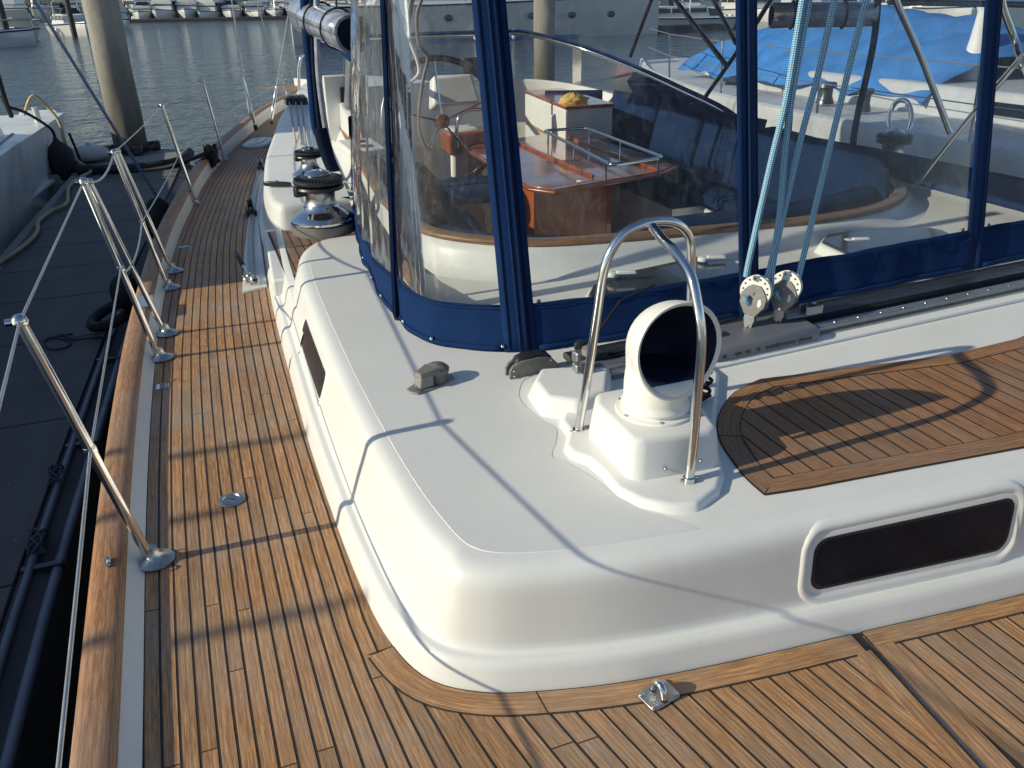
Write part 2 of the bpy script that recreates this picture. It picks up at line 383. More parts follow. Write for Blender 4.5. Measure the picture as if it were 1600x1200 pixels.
for k in range(0, 34):
    y0, y1 = -.7, (15.2 if k < 22 else 1.0)
    aft = k >= 22
    if aft: y1 = 1.25
    y = y0 + (rs.uniform(.6, 2.2) if not aft else 3)
    cuts = [y0]
    while y < y1 - .4: cuts.append(y); y += rs.uniform(.9, 2.1)
    cuts.append(y1)
    for a, b in zip(cuts, cuts[1:]):
        ys = [a + .0016]; t = math.ceil(a / .2 + .05) * .2
        while t < b - .02: ys.append(t); t += .2
        ys.append(b - .0016)
        f0 = lambda Y, k=k: min(seamx(k, Y) + G, hatchx(Y) - .03 if Y < 1.3 else 9)
        f1 = lambda Y, k=k: min(seamx(k + 1, Y) - G, hatchx(Y) - .028 if Y < 1.3 else 9)
        plank(f0, f1, ys, rs.random())
# ---- lid in the aft deck, its planks run fore and aft
for k in range(60):
    x0 = 1.31 + .0505 * k
    f0 = lambda Y, x0=x0: max(x0 - .037 * (1.1 - Y) * -1 + .006 - .0, hatchx(Y) + .03); f1 = lambda Y, x0=x0: max(x0 + .037 * (1.1 - Y) + .0505 - G, hatchx(Y) + .031)
    f0 = lambda Y, x0=x0: max(x0 + .037 * (1.1 - Y) + G, hatchx(Y) + .03)
    plank(f0, f1, [-.7, -.2, .2, .5, .7, .85, 1.0, 1.06], rs.random(), .0)
dk.build('deck_planking', MAT['teak'], yacht, smooth=0)
# king plank and lid edge plank
kp = MB()
def strip(mb, f0, f1, ys, z, rnd, t=.004):
    vs = []; fs = []; uvs = []
    for y in ys: vs += [(f0(y), y, z), (f1(y), y, z), (f0(y), y, z - t), (f1(y), y, z - t)]
    for i in range(len(ys) - 1):
        a = 4 * i; w = f1(ys[i]) - f0(ys[i])
        fs += [(a, a + 1, a + 5, a + 4), (a, a + 4, a + 6, a + 2), (a + 1, a + 3, a + 7, a + 5)]
        uvs += [[(0, ys[i]), (w, ys[i]), (w, ys[i + 1]), (0, ys[i + 1])]] + [[(0, 0)] * 4] * 2
    mb.add(vs, fs, uvs, rnd)
YS = [-.7, -.3, 0, .3, .6, .8, 1.0, 1.052]
strip(kp, lambda y: hatchx(y) - .046, lambda y: hatchx(y) - .006, YS, .0012, .35)
kp.build('king_plank', MAT['teak'], yacht, smooth=0)
kp = MB(); strip(kp, lambda y: hatchx(y) + .008, lambda y: hatchx(y) + .062, YS[:-1] + [1.06], .0014, .62); kp.build('lid_edge_plank', MAT['teak'], yacht, smooth=0)
kp = MB(); strip(kp, lambda y: hatchx(y) + .002, lambda y: hatchx(y) + .0065, YS[:-1] + [1.092], .0026, .5, .01); kp.build('lid_edge_trim', MAT['steel_dull'], yacht, smooth=0)
# ---- caulking bed beneath the planks
cb = MB(); cb.grid([[Vector((railx(y) - .01 + (.9 + (2.6 if y < 1.5 else 0)) * t, y, -.0011)) for t in (0, .5, 1)] for y in [-.8 + .2 * i for i in range(82)]])
cb.build('deck_caulking', MAT['caulk'], yacht)
# ---- bulwark with its rounded teak cap
ysr = [-.8 + .15 * i for i in range(110)]
def slant(Y): return lerp(.042, .012, sm((Y - 4) / 3.5))
bw = MB(); bw.grid([[Vector((railx(y) + .002, y, -.01)), Vector((railx(y), y, .0)), Vector((railx(y) - slant(y) * .5, y, hb(y) * .5)), Vector((railx(y) - slant(y), y, hb(y)))] for y in ysr])
bw.build('bulwark', MAT['gel'], yacht)
def capsec(y):
    x1 = railx(y) - slant(y) + .004; w = .088; h = hb(y); out = []
    t = (railx(y + .05) - railx(y - .05)) / .1; nx, ny = 1 / math.hypot(1, t), -t / math.hypot(1, t)
    for i in range(13):
        a = math.pi * i / 12
        dx = -w / 2 + math.copysign(abs(math.cos(a)) ** .75, math.cos(a)) * w / 2; dz = math.sin(a) ** .8 * .024
        out.append(Vector((x1 + dx * nx, y + dx * ny, h + dz)))
    out.append(Vector((x1 - w * nx, y - w * ny, h - .03)))
    return out
jc = [-.8, 3.75, 6.3, 8.7, 11.0, 13.4, 15.7]
for a, b in zip(jc, jc[1:]):
    cp = MB(); n = max(4, int((b - a) / .12)); yy = [a + .0012 + (b - a - .0024) * i / n for i in range(n + 1)]
    cp.grid([capsec(y) for y in yy], uvf=lambda i, j, yy=yy: (j * .0085, yy[i]))
    for f in range(len(cp.f)): cp.r[f] = .3 + .12 * (jc.index(a) % 3)
    cp.build('cap_rail', MAT['teak_cap'], yacht, smooth=60)
# hull side
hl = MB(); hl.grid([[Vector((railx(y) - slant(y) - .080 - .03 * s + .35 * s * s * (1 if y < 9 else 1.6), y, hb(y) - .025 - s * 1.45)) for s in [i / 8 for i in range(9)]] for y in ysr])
hl.build('hull', plain('hull_shaded', (.012, .016, .028), .25, coat=.4), yacht)  # deep shade on the port hull side is put into this near-black colour
# starboard hull side and deck, seen past the enclosure
hs = MB(); hs.grid([[Vector((4.9 - (railx(y) + .33) + .03 * s, y, .12 - s * 1.5)) for s in (0, .3, 1)] for y in ysr]); hs.build('hull', MAT['gel'], yacht)
hs = MB(); hs.grid([[Vector((4.95 - (railx(y) + .33) - .75 * s, y, .001)) for s in (0, 1)] for y in ysr], uvf=lambda i, j: (j * .75, ysr[i])); 
hs.build('starboard_deck', MAT['teak'], yacht)
# ---- aft trunk ------------------------------------------------------
half = [(.85, 4.34), (.62, 4.33), (.46, 4.28), (.35, 4.17), (.275, 4.0), (.225, 3.7), (.206, 3.3), (.197, 2.9), (.192, 2.5), (.196, 2.1), (.207, 1.77), (.229, 1.53), (.282, 1.362), (.385, 1.272), (.532, 1.218), (.73, 1.172), (1.0, 1.137), (1.275, 1.110), (1.787, 1.062), (2.30, 1.04)]
CXM = 2.30
right = [(2 * CXM - x, y) for x, y in half[-2::-1]]
outl = spline([Vector((x, y, 0)) for x, y in half + right], 8)
outl = resample(outl, .03)
PROF = [(0, -.01), (0, 0), (.004, .012), (.014, .046), (.019, .058), (.026, .065), (.034, .068), (.044, .066), (.050, .068), (.055, .076), (.060, .095), (.078, .15), (.096, .20), (.106, .228), (.112, .246), (.120, .257), (.132, .266), (.150, .2705), (.168, .272)]
nrm = []
for i, p in enumerate(outl):
    a = outl[max(0, i - 1)]; b = outl[min(len(outl) - 1, i + 1)]; t = (b - a).normalized(); nrm.append(Vector((-t.y, t.x, 0)))
def wallz(p, z): return z if z < .08 else .08 + (z - .08) * (roofz(p.x) - .08) / (.272 - .08)
def dd(i, d):      # the aft face of the trunk stands steeper than its sides
    if d <= .055: return d
    k = sm((nrm[max(0, min(len(nrm) - 1, i))].y - .25) / .6) * .75
    return d - (min(d, .106) - .055) * k
GW = [[p + nrm[i] * dd(i, d) + Vector((0, 0, wallz(p + nrm[i] * dd(i, d), z))) for d, z in PROF] for i, p in enumerate(outl)]
inner = [row[-1] for row in GW]
RINGC = [(1.30, 7.75), (1.18, 7.3), (1.10, 6.656), (1.02, 5.868), (.92, 4.9), (.862, 4.2), (.868, 3.7), (.965, 3.40), (1.25, 3.15), (1.622, 3.055), (2.142, 3.0), (2.691, 2.96), (3.108, 3.03), (3.44, 3.25), (3.62, 3.6), (3.68, 4.4), (3.66, 5.6), (3.55, 6.8), (3.35, 7.5), (3.1, 7.85), (2.3, 7.95), (1.6, 7.95)]
ring = spline([Vector((x, y, .43)) for x, y in RINGC], 8, True)
def ringoff(d, z):
    o = offset2d(ring, d, True); return [Vector((p.x, p.y, z if z is not None else roofz(p.x))) for p in o]
ro = ringoff(-.11, None)       # travel is anticlockwise seen from above? sign checked below
cen = Vector((2.3, 5.4, 0))
sgn = 1 if (ro[90] - cen).length > (ring[90] - cen).length else -1
RO = lambda d, z=None: ringoff(-sgn * abs(d) * (1 if d < 0 else -1) * -1, z) if False else ringoff((-abs(d) if d > 0 else abs(d)) * sgn, z)
foot = RO(.11)
tr = MB(); tr.grid(GW)
Yc = 4.33
aft = [p for p in foot if p.y < Yc]
# order the aft half of the ring foot from starboard to port
k0 = max(range(len(foot)), key=lambda i: foot[i].y)
loop = foot[k0:] + foot[:k0]; aft = [p for p in loop if p.y < Yc]
if aft[0].x < aft[-1].x: aft = aft[::-1]
def fill(mb, poly):
    bm = bmesh.new(); vs = [bm.verts.new(p) for p in poly]; es = [bm.edges.new((vs[i], vs[(i + 1) % len(vs)])) for i in range(len(vs))]
    bmesh.ops.triangle_fill(bm, use_beauty=True, edges=es, normal=(0, 0, 1)); bm.verts.index_update()
    mb.add([v.co.copy() for v in bm.verts], [tuple(v.index for v in f.verts) for f in bm.faces]); bm.free()
inn = inner[:]
fill(tr, inn + aft)
trunk = tr.build('aft_cabin_trunk', MAT['gel'], yacht, smooth=50, weld=True)
# ---- teak margin round the foot of the trunk
def margin(name, sel, w=.062, z=.0016, rnd=.55):
    mb = MB(); P = [outl[i] for i in sel]; Nn = [nrm[i] for i in sel]; L = 0; vs = []; uvs = []; fs = []; Ls = []
    for i, p in enumerate(P):
        if i: L += (p - P[i - 1]).length
        Ls.append(L); vs += [p - Nn[i] * .003 + Vector((0, 0, z)), p - Nn[i] * w + Vector((0, 0, z)), p - Nn[i] * w + Vector((0, 0, -.003))]
    for i in range(len(P) - 1):
        a = 3 * i; fs += [(a, a + 3, a + 4, a + 1), (a + 1, a + 4, a + 5, a + 2)]
        uvs += [[(0, Ls[i]), (0, Ls[i + 1]), (w, Ls[i + 1]), (w, Ls[i])], [(0, 0)] * 4]
    mb.add(vs, fs, uvs, rnd); mb.build(name, MAT['teak'], yacht)
iC = min(range(len(outl)), key=lambda i: (outl[i] - Vector((.236, 1.49, 0))).length)
iM = min(range(len(outl)), key=lambda i: (outl[i] - Vector((.50, 1.225, 0))).length)
iH = min(range(len(outl)), key=lambda i: (outl[i] - Vector((1.262, 1.11, 0))).length)
iH2 = min(range(len(outl)), key=lambda i: (outl[i] - Vector((1.30, 1.10, 0))).length)
margin('deck_margin', range(iC, iM + 1)); 
margin('deck_margin', range(iM, iH + 1), rnd=.78)
margin('deck_margin', range(iH2, iH2 + 70), w=.052, rnd=.4)
# dark seams between margin pieces and planks
ms = MB()
for sel, w in ((range(iC, iH + 1), .067), (range(iH2, iH2 + 70), .057)):
    ms.grid([[outl[i] - nrm[i] * (-.006) + Vector((0, 0, .0009)), outl[i] - nrm[i] * w + Vector((0, 0, .0009))] for i in sel])
ms.build('margin_seam', MAT['caulk'], yacht)
for i in (iC, iM):
    jm = MB()
    a = outl[i] - nrm[i] * .002; b = outl[i] - nrm[i] * .063; t = Vector((nrm[i].y, -nrm[i].x, 0)); b += t * (.02 if i == iM else -.008)
    jm.add([a - t * .0016 + Vector((0, 0, .0022)), a + t * .0016 + Vector((0, 0, .0022)), b + t * .0016 + Vector((0, 0, .0022)), b - t * .0016 + Vector((0, 0, .0022))], [(0, 1, 2, 3)]); jm.build('butt_seam', MAT['caulk'], yacht)
# ---- forward trunk
fb = [(.95, 4.86), (.70, 4.84), (.46, 4.83), (.335, 4.88), (.285, 5.10), (.30, 5.6), (.345, 6.1), (.431, 6.8), (.63, 8.06), (.81, 9.17), (1.16, 10.86), (1.52, 12.5), (2.3, 13.6), (3.1, 12.5), (3.6, 10.8), (4.0, 9.0), (4.2, 7), (4.32, 5.4), (4.15, 4.86), (3.9, 4.84)]
fo = resample(spline([Vector((x, y, 0)) for x, y in fb], 8), .06)
fo = fo[::-1]
PF = [(0, -.01), (.002, .03), (.012, .05), (.03, .055), (.038, .075), (.052, .15), (.070, .26), (.076, .285), (.090, .300), (.112, .306)]
fn = []
for i, p in enumerate(fo):
    a = fo[max(0, i - 1)]; b = fo[min(len(fo) - 1, i + 1)]; t = (b - a).normalized(); fn.append(Vector((t.y, -t.x, 0)))
cf = Vector((2.3, 8, 0))
if (fo[10] + fn[10] * .5 - cf).length > (fo[10] - cf).length: fn = [-q for q in fn]
FZ = .306
GF = [[p + fn[i] * d + Vector((0, 0, z)) for d, z in PF] for i, p in enumerate(fo)]
ft = MB(); ft.grid(GF)
fwd = [p for p in foot[foot.index(min(foot, key=lambda q: q.y)):] + foot[:foot.index(min(foot, key=lambda q: q.y))] if p.y > 4.9]
fi = [r[-1] for r in GF]
fwd = [Vector((p.x, p.y, FZ)) for p in fwd]
if (fwd[0] - fi[-1]).length > (fwd[-1] - fi[-1]).length: fwd = fwd[::-1]
fill(ft, fi + fwd)
ft.build('forward_cabin_trunk', MAT['gel'], yacht, smooth=50, weld=True)
# ---- the step between the two trunks
st = MB(); st.prism([(.235, 3.98), (1.3, 3.98), (1.3, 4.98), (.29, 4.98), (.27, 4.6)], 0, .15); st.build('coaming_step', MAT['gel'], yacht, bevel=.012)
tp = MB()
for k in range(14):
    x0 = .315 + .048 * k; tp.add([(x0 + .003, 4.0, .157), (x0 + .045, 4.0, .157), (x0 + .045, 4.9, .157), (x0 + .003, 4.9, .157)], [(0, 1, 2, 3)], [[(0, 4), (.04, 4), (.04, 4.9), (0, 4.9)]], rs.random())
tp.build('step_planking', MAT['teak_oiled'], yacht, smooth=0)
tp = MB(); tp.box((.65, 4.45, .1525), (.69, .92, .005)); tp.build('step_caulking', MAT['caulk'], yacht, smooth=0)
LP = spline([V for V in (Vector((.200, 3.2, 0)), Vector((.212, 3.75, 0)), Vector((.232, 4.3, 0)), Vector((.262, 4.85, 0)), Vector((.30, 5.4, 0)), Vector((.335, 5.9, 0)))], 8)
lg = MB(); lg.grid([[p + Vector((d, 0, z)) for d, z in ((0, -.01), (.003, .012), (.013, .046), (.024, .063), (.036, .067), (.046, .066), (.056, .080), (.068, .125), (.078, .150), (.09, .158), (.12, .160))] for p in LP]); lg.build('trunk_ledge', MAT['gel'], yacht, smooth=60)
# starboard step filler so no gap shows
st = MB(); st.prism([(3.3, 4.0), (4.33, 4.0), (4.33, 5.0), (3.3, 5.0)], 0, .15); st.build('coaming_step', MAT['gel'], yacht, bevel=.012)
# ---- coaming round the cockpit with its teak cap
cm = MB(); pr = [(.11, None), (.085, .012), (.066, .05), (.052, .09), (.035, None)]
A0 = [[Vector((p.x, p.y, roofz(p.x) - .002)) for p in RO(.112)], [Vector((p.x, p.y, roofz(p.x) + .006)) for p in RO(.085)], [Vector((p.x, p.y, lerp(roofz(p.x), .415, .3))) for p in RO(.055)], [Vector((p.x, p.y, lerp(roofz(p.x), .415, .75))) for p in RO(.026)], RO(.008, .418), RO(-.02, .425), RO(-.075, .425), RO(-.085, .1), RO(-.085, -.36)]
cm.grid(A0, close=True); cm.build('cockpit_coaming', MAT['gel'], yacht, smooth=60)
n = len(ring); cuts = [0, 38, 62, 82, 107, 128, 150, n]
def capseg(i0, i1, rnd):
    mb = MB(); offs = [(.006, .420), (.010, .430), (.006, .441), (-.004, .446), (-.052, .446), (-.062, .441), (-.066, .430), (-.062, .420)]
    cols = [RO(d, z) for d, z in offs]
    G_ = [[c[i % n] for c in cols] for i in range(i0, i1 + 1)]; L = [0]
    for i in range(i0, i1): L.append(L[-1] + (ring[(i + 1) % n] - ring[i % n]).length)
    mb.grid(G_, uvf=lambda i, j: (j * .01, L[i]))
    for f in range(len(mb.f)): mb.r[f] = rnd
    mb.build('coaming_cap', MAT['teak_oiled'], yacht, smooth=60)
for a, b in zip(cuts, cuts[1:]): capseg(a, b, random.random())
# cockpit sole
cs = MB(); cs.prism([(p.x, p.y) for p in RO(-.05, 0)], -.37, -.36); cs.build('cockpit_sole', MAT['teak_oiled'], yacht, smooth=0)
# aft non-skid panel
def onroof(pts, dz=.0015):
    out = []
    for x, y in pts:
        p = pz(x, y, .28)
        for _ in range(4): p = pz(x, y, roofz(p.x) + dz)
        out.append(p)
    return out
# ================================================================== windows in the trunk wall
def surf(s, z, off=0.0):
    s = max(0, min(len(outl) - 1.001, s)); i = int(s); f = s - i
    p = outl[i].lerp(outl[i + 1], f); n_ = nrm[i].lerp(nrm[i + 1], f).normalized()
    zz = z
    for (d0, z0), (d1, z1) in zip(PROF[1:], PROF[2:]):
        if z0 <= z <= z1 and z1 > z0: d = d0 + (d1 - d0) * (z - z0) / (z1 - z0); t = Vector((n_.x * (z1 - z0), n_.y * (z1 - z0), -(d1 - d0))).normalized()
    q = p + n_ * dd(int(round(s)), d) + Vector((0, 0, z)); q.z = wallz(q, z)
    out = Vector((-n_.x, -n_.y, .34)).normalized()
    return q + out * off
def proj(p):
    d = p - CAM; c = (d.dot(CX0), d.dot(CY0), d.dot(CZ0)); return 800 + F * c[0] / c[2], 600 + F * c[1] / c[2]
def onwall(x, y, i0, i1):
    best = None
    for i in range(i0, i1):
        for k in range(24):
            z = .08 + k * .007; q = proj(surf(i, z)); e = (q[0] - x) ** 2 + (q[1] - y) ** 2
            if best is None or e < best[0]: best = (e, i, z)
    return best[1:]
def rrect(s0, s1, z0, z1, r, n=7, step=.03):
    """rounded rectangle in (arc length m, height m)"""
    pts = []
    for cx, cy, a0 in ((s1 - r, z1 - r, 0), (s0 + r, z1 - r, 90), (s0 + r, z0 + r, 180), (s1 - r, z0 + r, 270)):
        for k in range(n + 1): a = rad(a0 + 90 * k / n); pts.append((cx + r * math.cos(a), cy + r * math.sin(a)))
    # subdivide the straight runs so the frame follows the curved wall
    out = []
    for i in range(len(pts)):
        a = pts[i]; b = pts[(i + 1) % len(pts)]; L = math.hypot(b[0] - a[0], b[1] - a[1]); m_ = max(1, int(L / step))
        for k in range(m_): out.append((lerp(a[0], b[0], k / m_), lerp(a[1], b[1], k / m_)))
    return out
def window(s0, s1, z0, z1, r, wf, name='port_window'):
    """s in metres along the outline"""
    root = part_empty(name, yacht)
    def lp(shr, off, rr): return [surf(a / .03, b, off) for a, b in rrect(s0 + shr, s1 - shr, z0 + shr, z1 - shr, max(.006, rr))]
    fr = MB(); L = [lp(-.004, -.003, r + .004), lp(0, .003, r), lp(.004, .0052, r - .003), lp(.009, .0056, r - .007), lp(.014, .0045, r - .01), lp(wf * .55, .0005, r - wf * .45), lp(wf * .8, -.0015, r - wf * .6), lp(wf, -.0045, r - wf * .7)]
    fr.grid(L, close=True); fr.build('frame', MAT['gel'], root, smooth=60)
    ga = MB(); L = [lp(wf - .002, .0002, r - wf * .7), lp(wf + .003, .0018, r - wf * .7), lp(wf + .006, .0008, r - wf * .7)]
    ga.grid(L, close=True); ga.build('gasket', MAT['rubber'], root, smooth=60)
    pn = MB(); R1 = lp(wf + .004, .0012, r - wf * .7); n = len(R1)
    # pane: grid between the lower and upper edges
    m_ = 24; a0, a1 = s0 + wf + .004, s1 - wf - .004; b0, b1 = z0 + wf + .004, z1 - wf - .004; rr = max(.006, r - wf * .7)
    rows = []
    for i in range(m_ + 1):
        a = lerp(a0, a1, i / m_); e = min(a - a0, a1 - a); rr = max(.004, (r - wf * .7) * .8 - .004); cut = 0 if e >= rr else rr - math.sqrt(max(0, rr * rr - (rr - e) ** 2))
        rows.append([surf(a / .03, lerp(b0 + cut, b1 - cut, j / 4), .0012) for j in range(5)])
    pn.grid(rows); pn.build('pane', MAT['glass_dark'], root, smooth=60)
    return root
iA = min(range(len(outl)), key=lambda i: (outl[i] - Vector((.9, 1.15, 0))).length)
w0 = onwall(1262, 885, iA, iA + 45); w1 = onwall(1562, 820, iA, iA + 60); wb = onwall(1400, 903, iA, iA + 60); wt = onwall(1400, 822, iA, iA + 60)
window(w0[0] * .03 - .034, w1[0] * .03 + .060, .0705, .262, .058, .034)
iB = min(range(len(outl)), key=lambda i: (outl[i] - Vector((.22, 3.9, 0))).length); iE = min(range(len(outl)), key=lambda i: (outl[i] - Vector((.2, 1.9, 0))).length)
v0 = onwall(474, 500, iB, iE); v1 = onwall(503, 625, iB, iE)
window(v0[0] * .03, v1[0] * .03, .080, .235, .050, .030)
# ================================================================== roof fittings
def polyfill(name, pts, mat, parent, z=None, uvs=None, rnd=None):
    mb = MB(); fill(mb, pts); return mb.build(name, mat, parent)
# non-skid sheet of the aft roof: follows the edge, then turns along the vent plinth
IN2 = [p + nrm[i] * dd(i, .172) for i, p in enumerate(outl)]
i0 = min(range(len(outl)), key=lambda i: (outl[i] - Vector((.225, 3.78, 0))).length); i1 = min(range(len(outl)), key=lambda i: abs(IN2[i].x - .95) + (9 if outl[i].y > 1.5 else 0))
edge = [Vector((IN2[i].x, IN2[i].y, roofz(IN2[i].x) + .0016)) for i in range(i0, i1)]
for _ in range(26): edge = [edge[0]] + [(edge[i - 1] + edge[i] * 2 + edge[i + 1]) / 4 for i in range(1, len(edge) - 1)] + [edge[-1]]
rest = onroof([(1030, 803), (1000, 796), (960, 772), (925, 745), (885, 722), (862, 712), (868, 690), (868, 668), (845, 655), (815, 628), (812, 606), (830, 588), (905, 576)]) 
back = [Vector((x, y, roofz(x) + .0016)) for x, y in ((1.1, 2.3), (1.0, 2.45), (.86, 2.55), (.74, 2.75), (.70, 3.0), (.70, 3.6), (.62, 3.82))]
# smooth only the plinth edge
rest = spline(rest, 4)
polyfill('nonskid_panel', edge + rest + back, MAT['nonskid'], yacht)
gr = MB(); gpts = edge + rest
gr.tube([p + Vector((0, 0, -.0016)) for p in gpts], .0016, 6); gr.build('nonskid_border', MAT['gel'], yacht)
# panel joint across the roof
# ---- dorade plinth, box, cowl, guard rail
def prism_roof(name, pix, h, mat, parent, bevel, inset=.0, z=.29, seg=4, dz=-.01):
    P = [pz(x, y, z) for x, y in pix]
    for _ in range(4): P = [pz(x, y, roofz(p.x)) for (x, y), p in zip(pix, P)]
    c = sum(P, Vector()) / len(P)
    top = [p + (c - p).normalized() * inset for p in P]
    mb = MB(); mb.prism([(p.x, p.y) for p in P], dz, h, zf=lambda x, y: roofz(x), top=[(p.x, p.y) for p in top])
    return mb.build(name, mat, parent, bevel=bevel, seg=seg, smooth=60)
prism_roof('vent_plinth', [(905, 588), (880, 640), (872, 665), (884, 682), (878, 706), (888, 718), (915, 728), (940, 750), (963, 776), (1000, 795), (1050, 806), (1092, 802), (1125, 778), (1135, 748), (1120, 690), (1122, 640), (1125, 590), (1100, 570)], .022, MAT['gel'], yacht, .010, .012)
prism_roof('mainsheet_plinth', [(822, 620), (845, 652), (905, 660), (960, 640), (960, 590), (838, 596)], .058, MAT['gel'], yacht, .012, .028)
vent = part_empty('dorade_vent', yacht)
bx = MB(); b0 = [(.862, 1.725), (.860, 1.500), (.885, 1.478), (1.075, 1.452), (1.115, 1.468), (1.17, 1.70), (1.12, 1.80), (.9, 1.80)]
c_ = Vector((1.0, 1.63, 0)); t0 = [(c_.x + (x - c_.x) * .90, c_.y + (y - c_.y) * .88) for x, y in b0]
bx.prism(b0, .300, .415, top=t0); bx.build('vent_box', MAT['gel'], vent, bevel=.014, seg=4, smooth=60)
sc = MB()
for q in ((.95, 1.470, .335), (1.045, 1.462, .340), (.868, 1.60, .335)): sc.ball(q, .0045, 6)
sc.build('box_screw', MAT['steel_dull'], vent); bpy.data.objects['box_screw']['kind'] = 'stuff'
CB = Vector((1.005, 1.630, .413))
fl = MB(); fl.lathe([(.0, 0), (.100, 0), (.103, .004), (.101, .009), (.086, .011), (.085, .016), (.0, .016)], CB, 48); fl.build('base_flange', MAT['cowl'], vent, smooth=50)
sq = MB()
for k in range(6): a = k * math.pi / 3 + .2; sq.lathe([(.0055, 0), (.0055, .002), (.0, .003)], CB + Vector((.094 * math.cos(a), .094 * math.sin(a), .009)), 10)
so_ = sq.build('flange_screws', MAT['steel_dull'], vent)
# cowl: a swept tube that bends over and opens to a wide mouth
MD = Vector((.02, -1, 0)).normalized(); SD = Vector((-MD.y, MD.x, 0))
def frame(t):
    # returns centre, axis, radius along the sweep
    if t < .35:
        u = t / .35; c = Vector((0, 0, .012 + .105 * u)); ax = Vector((0, 0, 1)); r = .081 + .003 * math.sin(u * 3)
        if u < .18: r = .081 + .010 * math.sqrt(max(0, 1 - ((u - .09) / .09) ** 2))
    else:
        u = (t - .35) / .65; a = u * rad(86); R = .090
        c = Vector((0, 0, .117)) + MD * (R * (1 - math.cos(a))) + Vector((0, 0, R * math.sin(a))); ax = Vector((0, 0, math.cos(a))) + MD * math.sin(a)
        r = lerp(.081, .119, sm(u) ** .9)
    return c, ax, r
rows = []; rin = []
NS = 40
for i in range(NS + 1):
    t = i / NS; c, ax, r = frame(t); up = SD.cross(ax).normalized() if abs(ax.dot(Vector((0, 0, 1)))) < 2 else None
    row = []; ri = []
    for k in range(48):
        a = 2 * math.pi * k / 48; e = 1.0 + (.10 * sm((t - .5) / .5) * (1 if math.sin(a) > 0 else -.3) * abs(math.sin(a)))
        d = SD * math.cos(a) * r * .98 + up * math.sin(a) * r * e
        row.append(CB + c + d); ri.append(CB + c + d * .93)
    rows.append(row); rin.append(ri)
# rolled lip
c, ax, r = frame(1); lip = []
for q, (dr, da) in enumerate(((1.03, .003), (1.035, .008), (1.01, .013), (.965, .012), (.93, .006))):
    up = SD.cross(ax).normalized()
    lip.append([CB + c + ax * da + (SD * math.cos(2 * math.pi * k / 48) * .98 + up * math.sin(2 * math.pi * k / 48) * (1.0 + (.10 * (1 if math.sin(2 * math.pi * k / 48) > 0 else -.3) * abs(math.sin(2 * math.pi * k / 48))))) * r * dr for k in range(48)])
cw = MB(); cw.grid(rows + lip, close=True); cw.build('cowl', MAT['cowl'], vent, smooth=70)
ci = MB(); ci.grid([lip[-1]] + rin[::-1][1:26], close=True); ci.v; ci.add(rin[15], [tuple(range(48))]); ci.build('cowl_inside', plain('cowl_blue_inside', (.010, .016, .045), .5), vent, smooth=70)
# guard rail: two bent tubes
gd = part_empty('vent_guard_rail', yacht)
def fillet(pts, n=7): return spline([Vector(p) for p in pts], n)
h1 = [(.858, 1.78, .285), (.862, 1.78, .33), (.882, 1.78, .46), (.905, 1.78, .64), (.918, 1.78, .745), (.935, 1.78, .80), (.970, 1.78, .845), (1.02, 1.78, .866), (1.08, 1.785, .868), (1.135, 1.79, .853), (1.178, 1.80, .815), (1.198, 1.81, .76), (1.212, 1.82, .66), (1.232, 1.84, .48), (1.25, 1.86, .30)]
g1 = MB(); g1.tube(fillet(h1), .0122, 18); g1.build('hoop', MAT['steel'], gd, smooth=60)
h2 = [(.994, 1.43, .30), (1.003, 1.44, .42), (1.010, 1.452, .56), (1.013, 1.463, .68), (1.010, 1.485, .755), (1.012, 1.53, .815), (1.022, 1.62, .842), (1.036, 1.70, .850), (1.050, 1.768, .860)]
g2 = MB(); g2.tube(fillet(h2), .0122, 18); g2.build('strut', MAT['steel'], gd, smooth=60)
for q in ((.858, 1.78, .288), (.994, 1.43, .303)):
    f = MB(); f.lathe([(0, 0), (.024, 0), (.024, .004), (.016, .006), (.0155, .022), (.0, .022)], q, 24); f.lathe([(.0045, -.024), (.0045, .024)], (q[0], q[1], q[2] + .016), 8, Matrix.Rotation(rad(90), 3, 'Y')); f.build('foot', MAT['steel'], gd, smooth=50)
    
# ---- deck organiser / swivel lead on the roof
og = part_empty('rope_lead', yacht); oc = Vector((.585, 2.285, roofz(.585))); R = Matrix.Rotation(rad(28), 3, 'Z') * 1.2
def loc2(o, R, pts): return [tuple((o + R @ Vector((x, y, 0)))[:2]) for x, y in pts]
bs = MB(); bs.prism(loc2(oc, R, [(-.078, -.022), (-.085, 0), (-.078, .022), (-.01, .036), (.05, .030), (.062, 0), (.05, -.030), (-.01, -.036)]), oc.z + .001, oc.z + .007); bs.build('base', MAT['grey_cast'], og, bevel=.002)
bd = MB(); bd.prism(loc2(oc, R, [(-.062, -.016), (-.062, .016), (-.02, .024), (-.02, -.024)]), oc.z + .006, oc.z + .052, top=loc2(oc, R, [(-.052, -.010), (-.052, .012), (-.02, .022), (-.02, -.022)])); bd.build('cheek', MAT['grey_cast'], og, bevel=.004)
dm = MB(); dm.lathe([(.0, .006), (.034, .006), (.030, .012), (.030, .034), (.040, .036), (.041, .048), (.030, .058), (.0, .062)], oc + R @ Vector((.012, 0, 0)), 28); dm.build('sheave_cover', MAT['grey_pl'], og, smooth=40)
br = MB(); br.prism(loc2(oc, R, [(-.060, -.018), (-.060, .018), (.0, .036), (.0, -.036)]), oc.z + .044, oc.z + .060, top=loc2(oc, R, [(-.054, -.010), (-.054, .010), (.0, .028), (.0, -.028)])); br.build('cover_arm', MAT['grey_pl'], og, bevel=.004)
